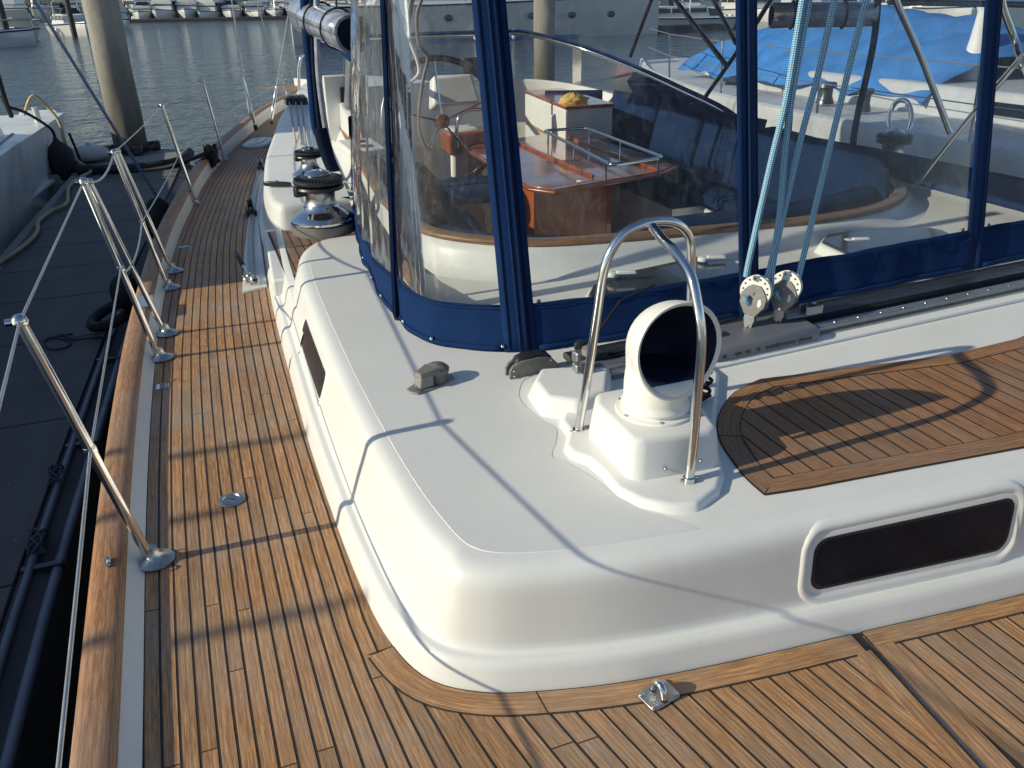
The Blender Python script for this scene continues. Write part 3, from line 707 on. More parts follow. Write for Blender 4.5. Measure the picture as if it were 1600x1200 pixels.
# ---- rope clutch
cl = part_empty('rope_clutch', yacht); q0 = pz(797, 594, .285); q1 = pz(872, 579, .285); ax = (q1 - q0); ax.z = 0; Lc = ax.length; ax.normalize(); sd = Vector((-ax.y, ax.x, 0)); zc = roofz(q0.x)
side = [(0, 0), (0, .030), (.010, .046), (.035, .058), (.090, .060), (.118, .057), (.135, .047), (.150, .028), (.152, .0)]
sx = Lc / .152
for s_ in (0, 1):
    P = [q0 + ax * (x * sx) + Vector((0, 0, z)) for x, z in side]
    for p in P: p.z = p.z - q0.z + zc
    o = sd * (.034 * s_); mb = MB(); n = len(P); mb.add([p + o for p in P] + [p + o + sd * .010 for p in P], [tuple(range(n)), tuple(range(n, 2 * n))[::-1]] + [(i, (i + 1) % n, n + (i + 1) % n, n + i) for i in range(n)])
    mb.build('cheek', MAT['grey_pl'], cl, bevel=.003)
mb = MB(); P = [(.018, .046), (.028, .066), (.045, .072), (.100, .074), (.125, .064), (.138, .048), (.118, .050), (.04, .050)]
V = [q0 + ax * (x * sx) + sd * .006 + Vector((0, 0, z)) for x, z in P]
for p in V: p.z = p.z - q0.z + zc
n = len(V); mb.add(V + [p + sd * .034 for p in V], [tuple(range(n)), tuple(range(n, 2 * n))[::-1]] + [(i, (i + 1) % n, n + (i + 1) % n, n + i) for i in range(n)]); mb.build('lever', MAT['black'], cl, bevel=.004)
mb = MB(); mb.lathe([(.016, 0), (.016, .030)], q0 + ax * (.05 * sx) + sd * .008 + Vector((0, 0, .032)) + Vector((0, 0, zc - q0.z)), 18, Matrix(((ax.x, 0, sd.x), (ax.y, 0, sd.y), (0, 1, 0)))); mb.build('cam', MAT['steel'], cl)
for (x, z) in ((.012, .012), (.140, .012), (.012, .03), (.128, .044)):
    mb = MB(); c = q0 + ax * (x * sx) + Vector((0, 0, z + zc - q0.z)) - sd * .001; mb.ball(c, .0042, 6); mb.build('bolt', MAT['steel'], cl)
# ---- traveller
tv = part_empty('mainsheet_traveller', yacht)
def rail_x(name, sec, x0, x1, mat, parent, slope=.03, bev=0):
    """extrusion athwartships; sec = (y, height over roof)"""
    mb = MB(); n = len(sec); mb.add([(x0, y, roofz(x0) + z) for y, z in sec] + [(x1, y, roofz(x1) + z) for y, z in sec], [tuple(range(n)), tuple(range(n, 2 * n))[::-1]] + [(i, (i + 1) % n, n + (i + 1) % n, n + i) for i in range(n)])
    return mb.build(name, mat, parent, bevel=bev)
rail_x('track_bed', [(1.985, -.01), (1.975, .012), (1.990, .020), (2.26, .020), (2.27, -.01)], 1.10, 3.55, MAT['gel'], tv, bev=.004)
rail_x('track', [(2.010, .018), (2.010, .026), (2.026, .030), (2.026, .042), (2.016, .047), (2.060, .047), (2.050, .042), (2.050, .030), (2.066, .026), (2.066, .018)], 1.06, 3.5, MAT['alu'], tv)
rail_x('track', [(2.095, .018), (2.095, .030), (2.108, .036), (2.108, .052), (2.098, .058), (2.146, .058), (2.136, .052), (2.136, .036), (2.150, .030), (2.150, .018)], 1.02, 3.5, MAT['alu_dark'], tv)
rail_x('track', [(2.185, .018), (2.185, .035), (2.197, .042), (2.232, .042), (2.244, .035), (2.244, .018)], 1.02, 3.5, MAT['alu_dark'], tv)
mb = MB(); xs = [1.05 + .1 * k for k in range(25)]
for x in xs: mb.lathe([(.006, 0), (.005, .002), (0, .002)], (x, 2.038, roofz(x) + .047), 8)
q = mb.build('track_bolt', MAT['alu_dark'], tv); q['kind'] = 'stuff'
# end control: stacked sheave boxes
ec = part_empty('control_end', tv)
for i, (x, y, z, h) in enumerate(((.985, 2.03, .02, .030), (1.0, 2.05, .055, .030), (.985, 2.10, .02, .032), (1.03, 2.12, .056, .036))):
    mb = MB(); mb.box((x, y, roofz(x) + z + h / 2), (.062, .034, h), Matrix.Rotation(rad(-4 + 5 * i), 3, 'Z')); mb.build('cheek', MAT['alu'], ec, bevel=.005)
for i, (x, y, z) in enumerate(((.97, 2.008, .036), (1.0, 2.025, .072), (1.03, 2.135, .10))):
    mb = MB(); mb.lathe([(.020, -.006), (.013, 0), (.020, .006)], (x, y, roofz(x) + z), 20, Matrix.Rotation(rad(90), 3, 'X')); mb.build('sheave', MAT['alu_dark'], ec)
mb = MB(); mb.lathe([(.0, 0), (.026, 0), (.024, .02), (.012, .026), (.0, .028)], (1.045, 2.10, roofz(1.04) + .085), 20); mb.build('swivel', MAT['grey_cast'], ec)
mb = MB(); mb.box((1.10, 2.06, roofz(1.1) + .042), (.14, .05, .04)); mb.build('end_plate', MAT['alu'], ec, bevel=.006)
# car
car = part_empty('traveller_car', tv)
xa, xb = 1.435, 1.845
sec = [(1.985, .020), (1.983, .048), (1.992, .060), (2.01, .066), (2.10, .070), (2.155, .066), (2.16, .03)]
rail_x('car_body', sec, xa, xb, plain('car_grey', (.155, .165, .19), .45, .2, var=.1), car, bev=.006)
mb = MB(); rs2 = random.Random(5); x = xa + .03
while x < xb - .03:
    wd = rs2.uniform(.005, .014)
    if rs2.random() < .85: mb.box((x + wd / 2, 1.9815, roofz(x) + .036), (wd, .0015, rs2.uniform(.008, .013)))
    x += wd + rs2.uniform(.002, .006)
q = mb.build('car_lettering', plain('lettering', (.045, .05, .055), .6), car); q['kind'] = 'stuff'
for x in (1.50, 1.785):
    mb = MB(); mb.box((x - (.05 if x < 1.6 else -.05), 2.08, roofz(x) + .082), (.13, .034, .010)); mb.build('arm', MAT['alu'], car, bevel=.005)
    for k in (-1, 1): mb = MB(); mb.box((x - (.09 if x < 1.6 else -.09) , 2.08 + k * .018, roofz(x) + .098), (.07, .006, .03)); mb.build('sheave_cheek', MAT['alu'], car, bevel=.002)
    mb = MB(); mb.lathe([(.018, -.010), (.012, 0), (.018, .010)], (x - (.09 if x < 1.6 else -.09), 2.08, roofz(x) + .1), 18, Matrix.Rotation(rad(90), 3, 'X')); mb.build('sheave', MAT['alu_dark'], car)
ctl = MB(); ctl.tube([(1.12, 2.12, roofz(1.12) + .062), (1.3, 2.10, roofz(1.3) + .075), (1.42, 2.08, roofz(1.42) + .10)], .0045, 8); ctl.tube([(1.06, 2.12, roofz(1.1) + .11), (1.2, 2.2, roofz(1.2) + .2), (1.35, 2.24, roofz(1.3) + .22)], .004, 8)
tag(ctl.build('control_line', MAT['rope_black'], None), 'thin black control lines running from the traveller end to its car behind the vent cowl', 'rope')
# ---- mainsheet blocks and falls
def block(cx, cz, cy, lab, flip):
    t = thing('pulley_block', lab, 'pulley', 'mainsheet blocks on the traveller car', (0, 0, 0))
    Rm = Matrix.Rotation(rad(90), 3, 'X'); T = Matrix.Rotation(rad(8 * flip), 3, 'Y') @ Matrix.Rotation(rad(-58), 3, 'Z')
    c = Vector((cx, cy, cz))
    w = MB()
    for s_ in (-1, 1):
        w.lathe([(.018, .010 * s_ - .002), (.049, .010 * s_ - .002), (.052, .010 * s_ + .002), (.018, .010 * s_ + .002)], c + Vector((0, 0, .012)), 36, T @ Rm)
    w.lathe([(.036, -.010), (.034, 0), (.036, .010)], c + Vector((0, 0, .012)), 36, T @ Rm)
    w.build('sheave', MAT['white_pl'], t, smooth=50)
    hl_ = MB()
    for k in range(14):
        a = 2 * math.pi * k / 14; hl_.lathe([(.0034, 0), (.0034, .0006)], c + T @ Rm @ Vector((.042 * math.cos(a), .042 * math.sin(a), .0125)) + Vector((0, 0, .012)), 8, T @ Rm)
    q = hl_.build('sheave_holes', MAT['black'], t)
    for s_ in (-1, 1):
        ck = MB(); P = [(-.028, .022), (-.014, .034), (.014, .034), (.028, .022), (.045, -.004), (.043, -.034), (.020, -.070), (-.020, -.070), (-.043, -.034), (-.045, -.002)]
        y0 = .0155 * s_; y1 = y0 + .004 * s_
        hole = lambda a, b: [(a + .004, b + .014), (a + .009, b - .002), (a + .004, b - .016), (a - .004, b - .010), (a - .004, b + .010)]
        n = len(P); ck.add([c + T @ Vector((x, y0, z)) for x, z in P] + [c + T @ Vector((x, y1, z)) for x, z in P], [tuple(range(n)), tuple(range(n, 2 * n))[::-1]] + [(i, (i + 1) % n, n + (i + 1) % n, n + i) for i in range(n)])
        ck.build('cheek', MAT['grey_cast'], t, bevel=.002)
        if s_ == -1:
            for a in (-.022, .022):
                h_ = MB(); P2 = hole(a, -.022); h_.add([c + T @ Vector((x, y1 - .0008, z)) for x, z in P2], [tuple(range(5))]); h_.build('cheek_opening', MAT['white_pl'] if a > 0 else MAT['black'], t)
            h_ = MB(); h_.ball(c + T @ Vector((0, y1, .004)), .006, 6, (1, .4, 1)); h_.build('axle', MAT['alu'], t)
    for s_ in (-1, 1):
        sh = MB(); P = [(-.016, -.056), (.014, -.056), (.020, -.085), (.014, -.118), (-.010, -.118), (-.020, -.085)]; y0 = .010 * s_; y1 = .014 * s_
        n = 6; sh.add([c + T @ Vector((x, y0, z)) for x, z in P] + [c + T @ Vector((x, y1, z)) for x, z in P], [tuple(range(n)), tuple(range(n, 2 * n))[::-1]] + [(i, (i + 1) % n, n + (i + 1) % n, n + i) for i in range(n)]); sh.build('toggle', MAT['alu'], t, bevel=.002)
    pn = MB(); pn.tube([c + T @ Vector((0, -.020, -.066)), c + T @ Vector((0, .020, -.066))], .004, 10); pn.tube([c + T @ Vector((0, -.020, -.108)), c + T @ Vector((0, .020, -.108))], .004, 10); pn.build('pin', MAT['steel'], t)
    return t
block(1.655, .488, 2.10, 'grey pulley block with white sheave, left of the pair on the traveller', 1)
block(1.775, .488, 2.10, 'grey pulley block with white sheave, right of the pair on the traveller', 1)
def rope(name, pts, r, mat, lab, cat='rope', group=None, n=10): 
    mb = MB(); mb.tube(pts, r, n); o = mb.build(name, mat, None, smooth=80); return tag(o, lab, cat, group)
ms = MB()
def R3(pp, y=2.10): return [py(a, b, y + .0 * i) for i, (a, b) in enumerate(pp)]
def ext(P): # carry the fall on upwards to the boom
    d = (P[-1] - P[-2]).normalized(); return P + [P[-1] + d * .9]
fa = ext(R3([(1166, 432), (1172, 400), (1205, 253), (1229, 152), (1254, 0)])); fb_ = ext(R3([(1193, 446), (1204, 415), (1218, 338), (1232, 186), (1264, 0)]))
fc = ext(R3([(1205, 452), (1210, 400), (1250, 222), (1278, 118), (1304, 0)])); fd = ext(R3([(1243, 452), (1256, 398), (1316, 150), (1353, 0)]))
for P in (fa, fb_, fc, fd): ms.tube(spline(P, 5), .0100, 10)
ms.tube([Vector((1.655 + .041 * math.cos(a), 2.10, .488 + .036 * math.sin(a))) for a in [math.pi * (1 + k / 10) for k in range(11)]], .0100, 10)
ms.tube([Vector((1.775 + .041 * math.cos(a), 2.10, .488 + .036 * math.sin(a))) for a in [math.pi * (1 + k / 10) for k in range(11)]], .0100, 10)
o = ms.build('mainsheet', MAT['rope_blue'], None, smooth=80); tag(o, 'light blue braided mainsheet rising in four parts from the pulley blocks on the traveller', 'rope')
# black coil hung behind the cowl
ck = MB(); rs3 = random.Random(2); pts = []
cc = pz(1098, 590, .40)
for k in range(90):
    a = k * .55; rr = .024 + .006 * math.sin(k * 1.3); pts.append(cc + Vector((.20, .20, 0)) * 0 + Vector((rr * math.cos(a), rr * .6 * math.sin(a), .07 - .0017 * k + .022 * math.sin(a * .5))))
ck.tube(spline(pts, 2), .0055, 7); lp_ = [pts[-1], pts[-1] + Vector((.03, -.02, -.02)), pts[-1] + Vector((.045, -.03, -.045)), pts[-1] + Vector((.02, -.025, -.052)), pts[-1] + Vector((-.005, -.01, -.04))]
ck.tube(spline(lp_, 4), .0055, 7)
tag(ck.build('rope_coil', MAT['rope_black'], None, smooth=80), 'black rope coil hanging behind the vent cowl beside its white box', 'rope')
# ---- teak-laid roof panel, starboard of the vents
pix = [(1122, 665), (1128, 640), (1150, 612), (1190, 592), (1250, 585), (1350, 572), (1480, 556), (1600, 541), (1700, 527), (1700, 683), (1600, 698), (1400, 735), (1260, 762), (1195, 772), (1165, 745), (1140, 712), (1126, 688)]
PO = onroof(pix, .003)
PO = [Vector(p) for p in PO]
lf_ = spline(PO[13:] + PO[:4], 3); mirr = lambda P: [Vector((2 * 2.3 - p.x, p.y, roofz(2 * 2.3 - p.x) + .003)) for p in P]
PO = lf_ + PO[4:7] + mirr(PO[4:7][::-1]) + mirr(lf_[::-1]) + mirr(PO[10:13][::-1]) + PO[10:13]
cP = sum(PO, Vector()) / len(PO)
def inset(P, d):
    N = len(P); o = []
    for i in range(N):
        a, b, c = P[i - 1], P[i], P[(i + 1) % N]; t1 = (b - a).normalized(); t2 = (c - b).normalized(); n1 = Vector((t1.y, -t1.x, 0)); n2 = Vector((t2.y, -t2.x, 0)); n_ = (n1 + n2).normalized(); k = d / max(.35, n_.dot(n1)); o.append(b + n_ * k)
    return o
PI = inset(PO, .058)
if (PI[0] - cP).length > (PO[0] - cP).length: PI = inset(PO, -.058)
bedp = inset(PO, .0); polyfill('panel_caulking', [p + Vector((0, 0, -.0008)) for p in inset(PO, -.004 if (inset(PO, .058)[0] - cP).length < (PO[0] - cP).length else .004)], MAT['caulk'], yacht)
mg = MB(); N_ = len(PO)
segs = [(0, 10), (10, 21), (21, 28), (28, 38), (38, 49), (49, 56)]
for a, b in segs:
    L = 0
    mg = MB()
    for i in range(a, b):
        p, q = PO[i % N_], PO[(i + 1) % N_]; pi, qi = PI[i % N_], PI[(i + 1) % N_]; L2 = L + (q - p).length; up = Vector((0, 0, .0014)); e = .0 
        if i == b - 1: q = q.lerp(p, .003 / max(.01, (q - p).length)); qi = qi.lerp(pi, .003 / max(.01, (qi - pi).length))
        mg.add([p + up, q + up, qi + up, pi + up], [(0, 1, 2, 3)], [[(0, L), (0, L2), (.058, L2), (.058, L)]], (.4, .5, .62, .5, .45, .5)[segs.index((a, b))]); L = L2
    mg.build('panel_margin', MAT['teak_panel'], yacht, smooth=0)
def xspan(P, x):
    ys = []
    for i in range(len(P)):
        a, b = P[i], P[(i + 1) % len(P)]
        if (a.x - x) * (b.x - x) < 0: ys.append(a.y + (b.y - a.y) * (x - a.x) / (b.x - a.x))
    return (min(ys), max(ys)) if len(ys) >= 2 else None
pk = MB(); x = min(p.x for p in PI) + .004; PM = inset(PO, .050) if (inset(PO, .058)[0] - cP).length < (PO[0] - cP).length else inset(PO, -.050)
while x < 4.0:
    xm = x + .055
    s_ = xspan(PI, x + .003); s2 = xspan(PI, xm - .003)
    if s_ and s2:
        e = .003
        pk.add([(x + .003, s_[0] + e, roofz(x) + .0034), (xm - .003, s2[0] + e, roofz(xm) + .0034), (xm - .003, s2[1] - e, roofz(xm) + .0034), (x + .003, s_[1] - e, roofz(x) + .0034)], [(0, 1, 2, 3)], [[(0, s_[0]), (.05, s2[0]), (.05, s2[1]), (0, s_[1])]], rs.random())
    x = xm
pk.build('panel_planking', MAT['teak_panel'], yacht, smooth=0)
# ---- deck fittings
c = pz(362, 782, .0); fc_ = part_empty('deck_filler', yacht)
mb = MB(); mb.lathe([(0, .0), (.040, 0), (.0405, .003), (.036, .006), (.026, .0065), (.024, .004), (.018, .004), (.0, .0045)], c + Vector((0, 0, .001)), 40); mb.build('cap', MAT['steel_dull'], fc_, smooth=50)
mb = MB(); mb.box(c + Vector((0, 0, .0052)), (.026, .005, .0016), Matrix.Rotation(rad(-35), 3, 'Z')); mb.build('key_slot', MAT['black'], fc_)
c = pz(1029, 1087, .002); pe = part_empty('pad_eye', yacht); Rz = Matrix.Rotation(rad(12), 3, 'Z')
def rr2(w, h, r, cx, cy, R): 
    return [tuple((Vector((cx, cy, 0)) + R @ Vector((x, y, 0)))[:2]) for x, y in [(q[0] - 0, q[1]) for q in rrect(-w / 2, w / 2, -h / 2, h / 2, r, 5, 1)]]
mb = MB(); mb.prism(rr2(.082, .060, .010, c.x, c.y, Rz), .002, .0075); mb.build('base_plate', MAT['steel_dull'], pe, bevel=.0015)
mb = MB(); mb.tube([c + Rz @ Vector((.0, .018 * math.cos(a), .008 + .026 * math.sin(a))) for a in [math.pi * k / 12 for k in range(13)]], .0085, 12); mb.build('eye', MAT['steel'], pe)
for a, b in ((-.031, -.020), (.031, -.020), (-.031, .020), (.031, .020)):
    mb = MB(); mb.lathe([(.007, 0), (.0065, .002), (.003, .0025), (0, .0015)], c + Rz @ Vector((a, b, .0055)), 14); mb.build('screw', MAT['steel'], pe)
def scupper(x, y, w=.05, l=.05):
    c = pz(x, y, 0); s_ = part_empty('scupper', yacht)
    mb = MB(); mb.box(c + Vector((0.0, 0, .0022)), (w, l, .002)); mb.build('grate', MAT['steel'], s_, bevel=.001)
    hb_ = MB()
    for i in range(4):
        for j in range(3): hb_.lathe([(.0038, 0), (.0038, .0006)], c + Vector((-w * .36 + i * w * .24, -l * .3 + j * l * .3, .0032)), 8)
    q = hb_.build('drain_holes', MAT['black'], s_)
    mb = MB(); mb.prism([(c.x - .03, c.y + .028), (c.x + .055, c.y + .055), (c.x + .03, c.y + .03)], .0005, .0018); mb.build('bevelled_edge', MAT['teak_oiled'], s_)
scupper(254, 604); scupper(288, 386, .06, .035)
# shore tie cleats on the cap rail
for x, y in ((168, 878), (222, 505)):
    c = pz(x, y, .062); g = part_empty('rail_eye', yacht); mb = MB(); mb.tube([c + Vector((0, .012 * math.cos(a), .016 * math.sin(a))) for a in [math.pi * k / 8 for k in range(9)]], .003, 8); mb.build('loop', MAT['steel'], g)
    mb = MB(); mb.box(c, (.014, .04, .003)); mb.build('plate', MAT['steel'], g, bevel=.001)
mb = MB(); c = pz(229, 470, .066); mb.prism([(c.x - .045, c.y - .09), (c.x + .03, c.y - .09), (c.x + .03, c.y + .08), (c.x - .045, c.y + .08)], .060, .068); mb.build('chafe_plate', MAT['steel'], yacht, bevel=.002)
# ---- stanchions
def stanchion(bx_, tx, r=.0125, mid=None, foot=True, cap=True, dy=0):
    b = pz(*bx_, .015); t = py(*tx, b.y + dy); s_ = part_empty('stanchion', yacht)
    mb = MB(); mb.tube([b.lerp(t, k / 6) for k in range(7)], r, 16); mb.build('post', MAT['steel'], s_, smooth=60)
    if foot:
        mb = MB(); R = Matrix.Rotation(rad(-8), 3, 'Z')
        mb.lathe([(0, -.012), (.050, -.012), (.051, -.008), (.040, -.004), (.026, .004), (.018, .014), (.0165, .034), (.0, .034)], b + Vector((.012, 0, 0)), 28)
        for k in range(len(mb.v)): mb.v[k].x = b.x + (mb.v[k].x - b.x) * (1.0) - (mb.v[k].z - b.z) * .15
        mb.build('foot', MAT['steel_dull'], s_, smooth=50)
    if cap:
        mb = MB(); d = (t - b).normalized(); mb.ball(t, r * 1.35, 8); mb.lathe([(.0, -.016), (.009, -.014), (.009, .014), (.0, .016)], t + Vector((-.016, 0, .0)), 12, Matrix.Rotation(rad(90), 3, 'Y')); mb.build('wire_eye', MAT['steel'], s_)
    if mid:
        m_ = b.lerp(t, mid); mb = MB(); mb.tube([m_ + Vector((0, .016, 0)), m_ - Vector((0, .016, 0))], .006, 8); mb.lathe([(r * 1.12, -.01), (r * 1.2, 0), (r * 1.12, .01)], m_, 14, (t - b).to_track_quat('Z', 'Y').to_matrix()); mb.build('wire_ferrule', MAT['steel'], s_)
    return b, t
s1 = stanchion((234, 872), (31, 502), .0135, .5)
g1a = stanchion((247, 556), (131, 284), .0135, .53); g1b = stanchion((256, 518), (140, 284), .0115)
g2a = stanchion((262, 447), (178, 238), .0125, .5); g2b = stanchion((268, 421), (184, 236), .0115)
s5 = stanchion((305, 315), (253, 165), .012, .5, False); s6 = stanchion((351, 247), (317, 126), .012, .5, False)
s7 = (pz(440, 172, .02), py(452, 70, pz(440, 172, .02).y))
for b, t in (s5, s6):
    mb = MB(); mb.lathe([(.0, -.012), (.036, -.012), (.02, 0), (.016, .01), (.0, .01)], b, 16); mb.build('stanchion_foot', MAT['steel_dull'], yacht)
# ---- lifelines
def sag(a, b, s_, n=14): return [a.lerp(b, k / n) + Vector((0, 0, -4 * s_ * (k / n) * (1 - k / n))) for k in range(n + 1)]
def wire(name, P, r, lab, mat='wire', group='lifelines'):
    mb = MB(); mb.tube(P, r, 8); return tag(mb.build(name, MAT[mat], None, smooth=80), lab, 'wire rope', group)
def mid(st, f): return st[0].lerp(st[1], f)
wire('lifeline', sag(s1[1], g1a[1], .0), .0036, 'upper steel lifeline from the nearest stanchion top to the first gate post')
wire('lifeline', sag(s1[1], s1[1] + (pz(0, 613, .76) - s1[1]) * 7.5, .02), .0036, 'upper steel lifeline leaving the nearest stanchion top towards the stern')
wire('lifeline', sag(mid(s1, .5), mid(g1a, .53), .0), .0036, 'lower steel lifeline from the middle of the nearest stanchion to the first gate post')
wire('lifeline', sag(mid(s1, .5), mid(s1, .5) + (pz(88, 1200, .375) - mid(s1, .5)) * 2.5, .01), .0042, 'lower steel lifeline running aft from the nearest stanchion beside the cap rail')
wire('lifeline', sag(g1a[1], g2a[1], .05), .0045, 'slack upper gate line hanging between the two pairs of gate posts')
wire('lifeline', sag(mid(g1a, .5), mid(g2a, .5), .05), .004, 'slack lower gate line hanging between the two pairs of gate posts')
for a, b, w_ in ((g2a, s5, 'from the second gate post to the stanchion by the dock end'), (s5, s6, 'between the two stanchions by the dark fender line'), (s6, s7, 'between the stanchion and the shroud')):
    wire('lifeline', sag(a[1], b[1], .01), .003, 'thin upper lifeline ' + w_); wire('lifeline', sag(mid(a, .5), mid(b, .5), .01), .003, 'thin lower lifeline ' + w_)
# ================================================================== winches
def winch(c, s, parent=None):
    w = part_empty('winch', yacht)
    def L(name, prof, mat, n=48, sm_=45): mb = MB(); mb.lathe([(r * s, z * s) for r, z in prof], c, n); return mb.build(name, mat, w, smooth=sm_)
    L('skirt', [(0, 0), (.166, 0), (.168, .004), (.168, .050), (.160, .054), (0, .054)], MAT['grey_pl'])
    L('bell', [(0, .053), (.160, .053), (.170, .060), (.172, .070), (.166, .078), (.140, .094), (.112, .112), (.094, .130), (.088, .144), (0, .144)], MAT['steel'])
    L('drum', [(.086, .143), (.080, .150), (.076, .175), (.078, .205), (.086, .214), (0, .214)], MAT['steel_dull'])
    L('lower_jaw', [(.0, .212), (.088, .214), (.124, .224), (.130, .232), (.126, .242), (.100, .247), (0, .247)], MAT['black'])
    L('upper_jaw', [(0, .246), (.102, .248), (.128, .256), (.131, .266), (.122, .278), (.095, .288), (.066, .292), (0, .292)], MAT['black'])
    rb = MB()
    for k in range(44): a = 2 * math.pi * k / 44; rb.box(Vector(c) + Vector((math.cos(a) * .110, math.sin(a) * .110, .283)) * s, (.030 * s, .004 * s, .006 * s), Matrix.Rotation(a, 3, 'Z') @ Matrix.Rotation(rad(18), 3, 'Y'))
    q = rb.build('jaw_ribs', MAT['black'], w); q['kind'] = 'stuff'
    L('cap', [(0, .291), (.066, .291), (.068, .298), (.056, .312), (.032, .318), (.030, .311), (.016, .309), (0, .309)], MAT['steel'])
    ar = MB(); ar.box(Vector(c) + Vector((-.10, -.03, .222)) * s, (.07 * s, .035 * s, .05 * s), Matrix.Rotation(rad(25), 3, 'Z')); ar.build('tailing_arm', MAT['black'], w, bevel=.006)
    return w
wc = pz(508, 362, .278); winch((wc.x, wc.y + .03, roofz(.55)), 1.0)
wc = pz(487, 283, .306); winch((wc.x, wc.y, .306), .70)
wc = pz(1388, 268, .385); winch((wc.x, wc.y, roofz(wc.x) - .0), .80)
# line wrapped on the small winch
hl_ = MB(); a0 = pz(520, 285, .33); 
hl_.tube(spline([a0, pz(535, 283, .34), pz(548, 288, .33), pz(556, 300, .32), pz(540, 296, .33)], 5), .006, 8)
tag(hl_.build('rope_tail', MAT['rope_white'], None), 'short white line end lying on the coaming behind the big port winch', 'rope')
# ---- jib track plate on the deck, its car and end stops
jt = part_empty('jib_track', yacht)
pl_ = [(379, 456), (417, 446), (409, 390), (404, 349), (408, 300), (416, 258), (404, 254), (394, 300), (387, 350), (381, 400)]
P = [pz(x, y, .012) for x, y in pl_]
mb = MB(); mb.prism([(p.x, p.y) for p in P], -.003, .012); mb.build('base', MAT['gel'], jt, bevel=.003)
mb = MB(); L_ = spline([pz(x, y, .02) for x, y in ((396, 440), (392, 400), (393, 350), (399, 300), (409, 258))], 8)
mb.grid([[p + Vector((-.018, 0, -.008)), p + Vector((-.018, 0, .004)), p + Vector((-.010, 0, .012)), p + Vector((.010, 0, .012)), p + Vector((.018, 0, .004)), p + Vector((.018, 0, -.008))] for p in L_]); mb.build('rail', MAT['alu'], jt)
def jcar(x, y, s, name):
    c = pz(x, y, .03); g = part_empty(name, yacht)
    mb = MB(); mb.box(c, (.055 * s, .13 * s, .035 * s)); mb.build('slider', MAT['black'], g, bevel=.006)
    mb = MB(); mb.lathe([(.03 * s, -.014), (.02 * s, 0), (.03 * s, .014)], c + Vector((0, 0, .045 * s)), 20, Matrix.Rotation(rad(90), 3, 'Y')); mb.build('sheave', MAT['black'], g)
    for k in (-1, 1): mb = MB(); mb.box(c + Vector((k * .019, 0, .04 * s)), (.005, .05 * s, .07 * s)); mb.build('cheek', MAT['steel_dull'], g, bevel=.002)
jcar(392, 330, 1.3, 'track_car'); jcar(407, 262, 1.0, 'track_end_stop')
g = part_empty('snap_shackle', yacht); c = pz(391, 436, .04)
for k in range(6):
    mb = MB(); R = Matrix.Rotation(k * 1.1, 3, 'Z') @ Matrix.Rotation(k * .7, 3, 'X'); o_ = Vector((math.cos(k * 2.1) * .022, math.sin(k * 1.7) * .03, .004 * k - .01)); mb.tube([c + o_ + R @ Vector((.018 * math.cos(a), .026 * math.sin(a), 0)) for a in [2 * math.pi * i / 12 for i in range(12)]], .0052, 7, closed=True); mb.build('ring', MAT['steel_dull'], g)
hn = thing('winch_handle', 'short black grip handle with steel shaft leaning on the end of the jib track', 'handle')
a, b = pz(369, 393, .09), pz(386, 428, .05); mb = MB(); mb.tube([a, a.lerp(b, .1), a.lerp(b, .62), a.lerp(b, .64)], [.010, .0135, .0135, .009], 12); mb.build('grip', MAT['black'], hn)
mb = MB(); mb.tube([a.lerp(b, .6), b], .008, 10); mb.build('shaft', MAT['steel'], hn)
# ---- black fittings on the trunk side
for x, y, w_, h_ in ((409, 399, .012, .085), (424, 330, .014, .10)):
    c = px(x, y, .30 if y > 380 else .37); mb = MB(); mb.box(c, (w_, .16, h_), Matrix.Rotation(rad(-4), 3, 'Z')); mb.build('side_port', MAT['alu_dark'], yacht, bevel=.004)
ev = part_empty('eye_fairlead', yacht); c = pz(432, 287, .33)
mb = MB(); pts = [(-.10, .0), (-.05, .035), (.03, .030), (.11, -.02), (.05, -.04), (-.05, -.035)]
mb.prism([(c.x + .8 * x - .2 * y, c.y + .5 * y - .8 * x * .5) for x, y in pts], .312, .345); mb.build('body', MAT['black'], ev, bevel=.008)
mb = MB(); mb.lathe([(.0, 0), (.02, 0), (.018, .003), (.0, .003)], (c.x, c.y - .0, .346), 16); mb.build('eye', MAT['steel'], ev)
# ---- row of clutches far forward with their lines
for i, x in enumerate((452, 462, 472)):
    c = pz(x, 157, .34); g = part_empty('halyard_clutch', yacht); mb = MB(); mb.box(c + Vector((0, 0, -.0)), (.10, .26, .09)); mb.build('body', MAT['black'], g, bevel=.02)
    mb = MB(); mb.box(c + Vector((0, -.04, .05)), (.06, .18, .03)); mb.build('lever', MAT['grey_cast'], g, bevel=.008)
for i, (a, b, m_) in enumerate((((452, 160), (462, 222), 'rope_red'), ((462, 160), (471, 225), 'rope_white'), ((471, 160), (478, 226), 'rope_white'))):
    if m_ == 'rope_red' and m_ not in MAT: MAT[m_] = rope_mat('red_rope', (.45, .12, .10), (.5, .45, .4))
    rope('halyard', [pz(*a, .345), pz(*b, .34)], .008, MAT[m_], ('red flecked halyard running aft from the row of black clutches', 'pale halyard in the middle of the three running aft from the black clutches', 'pale halyard nearest the enclosure of the three running aft from the black clutches')[i])
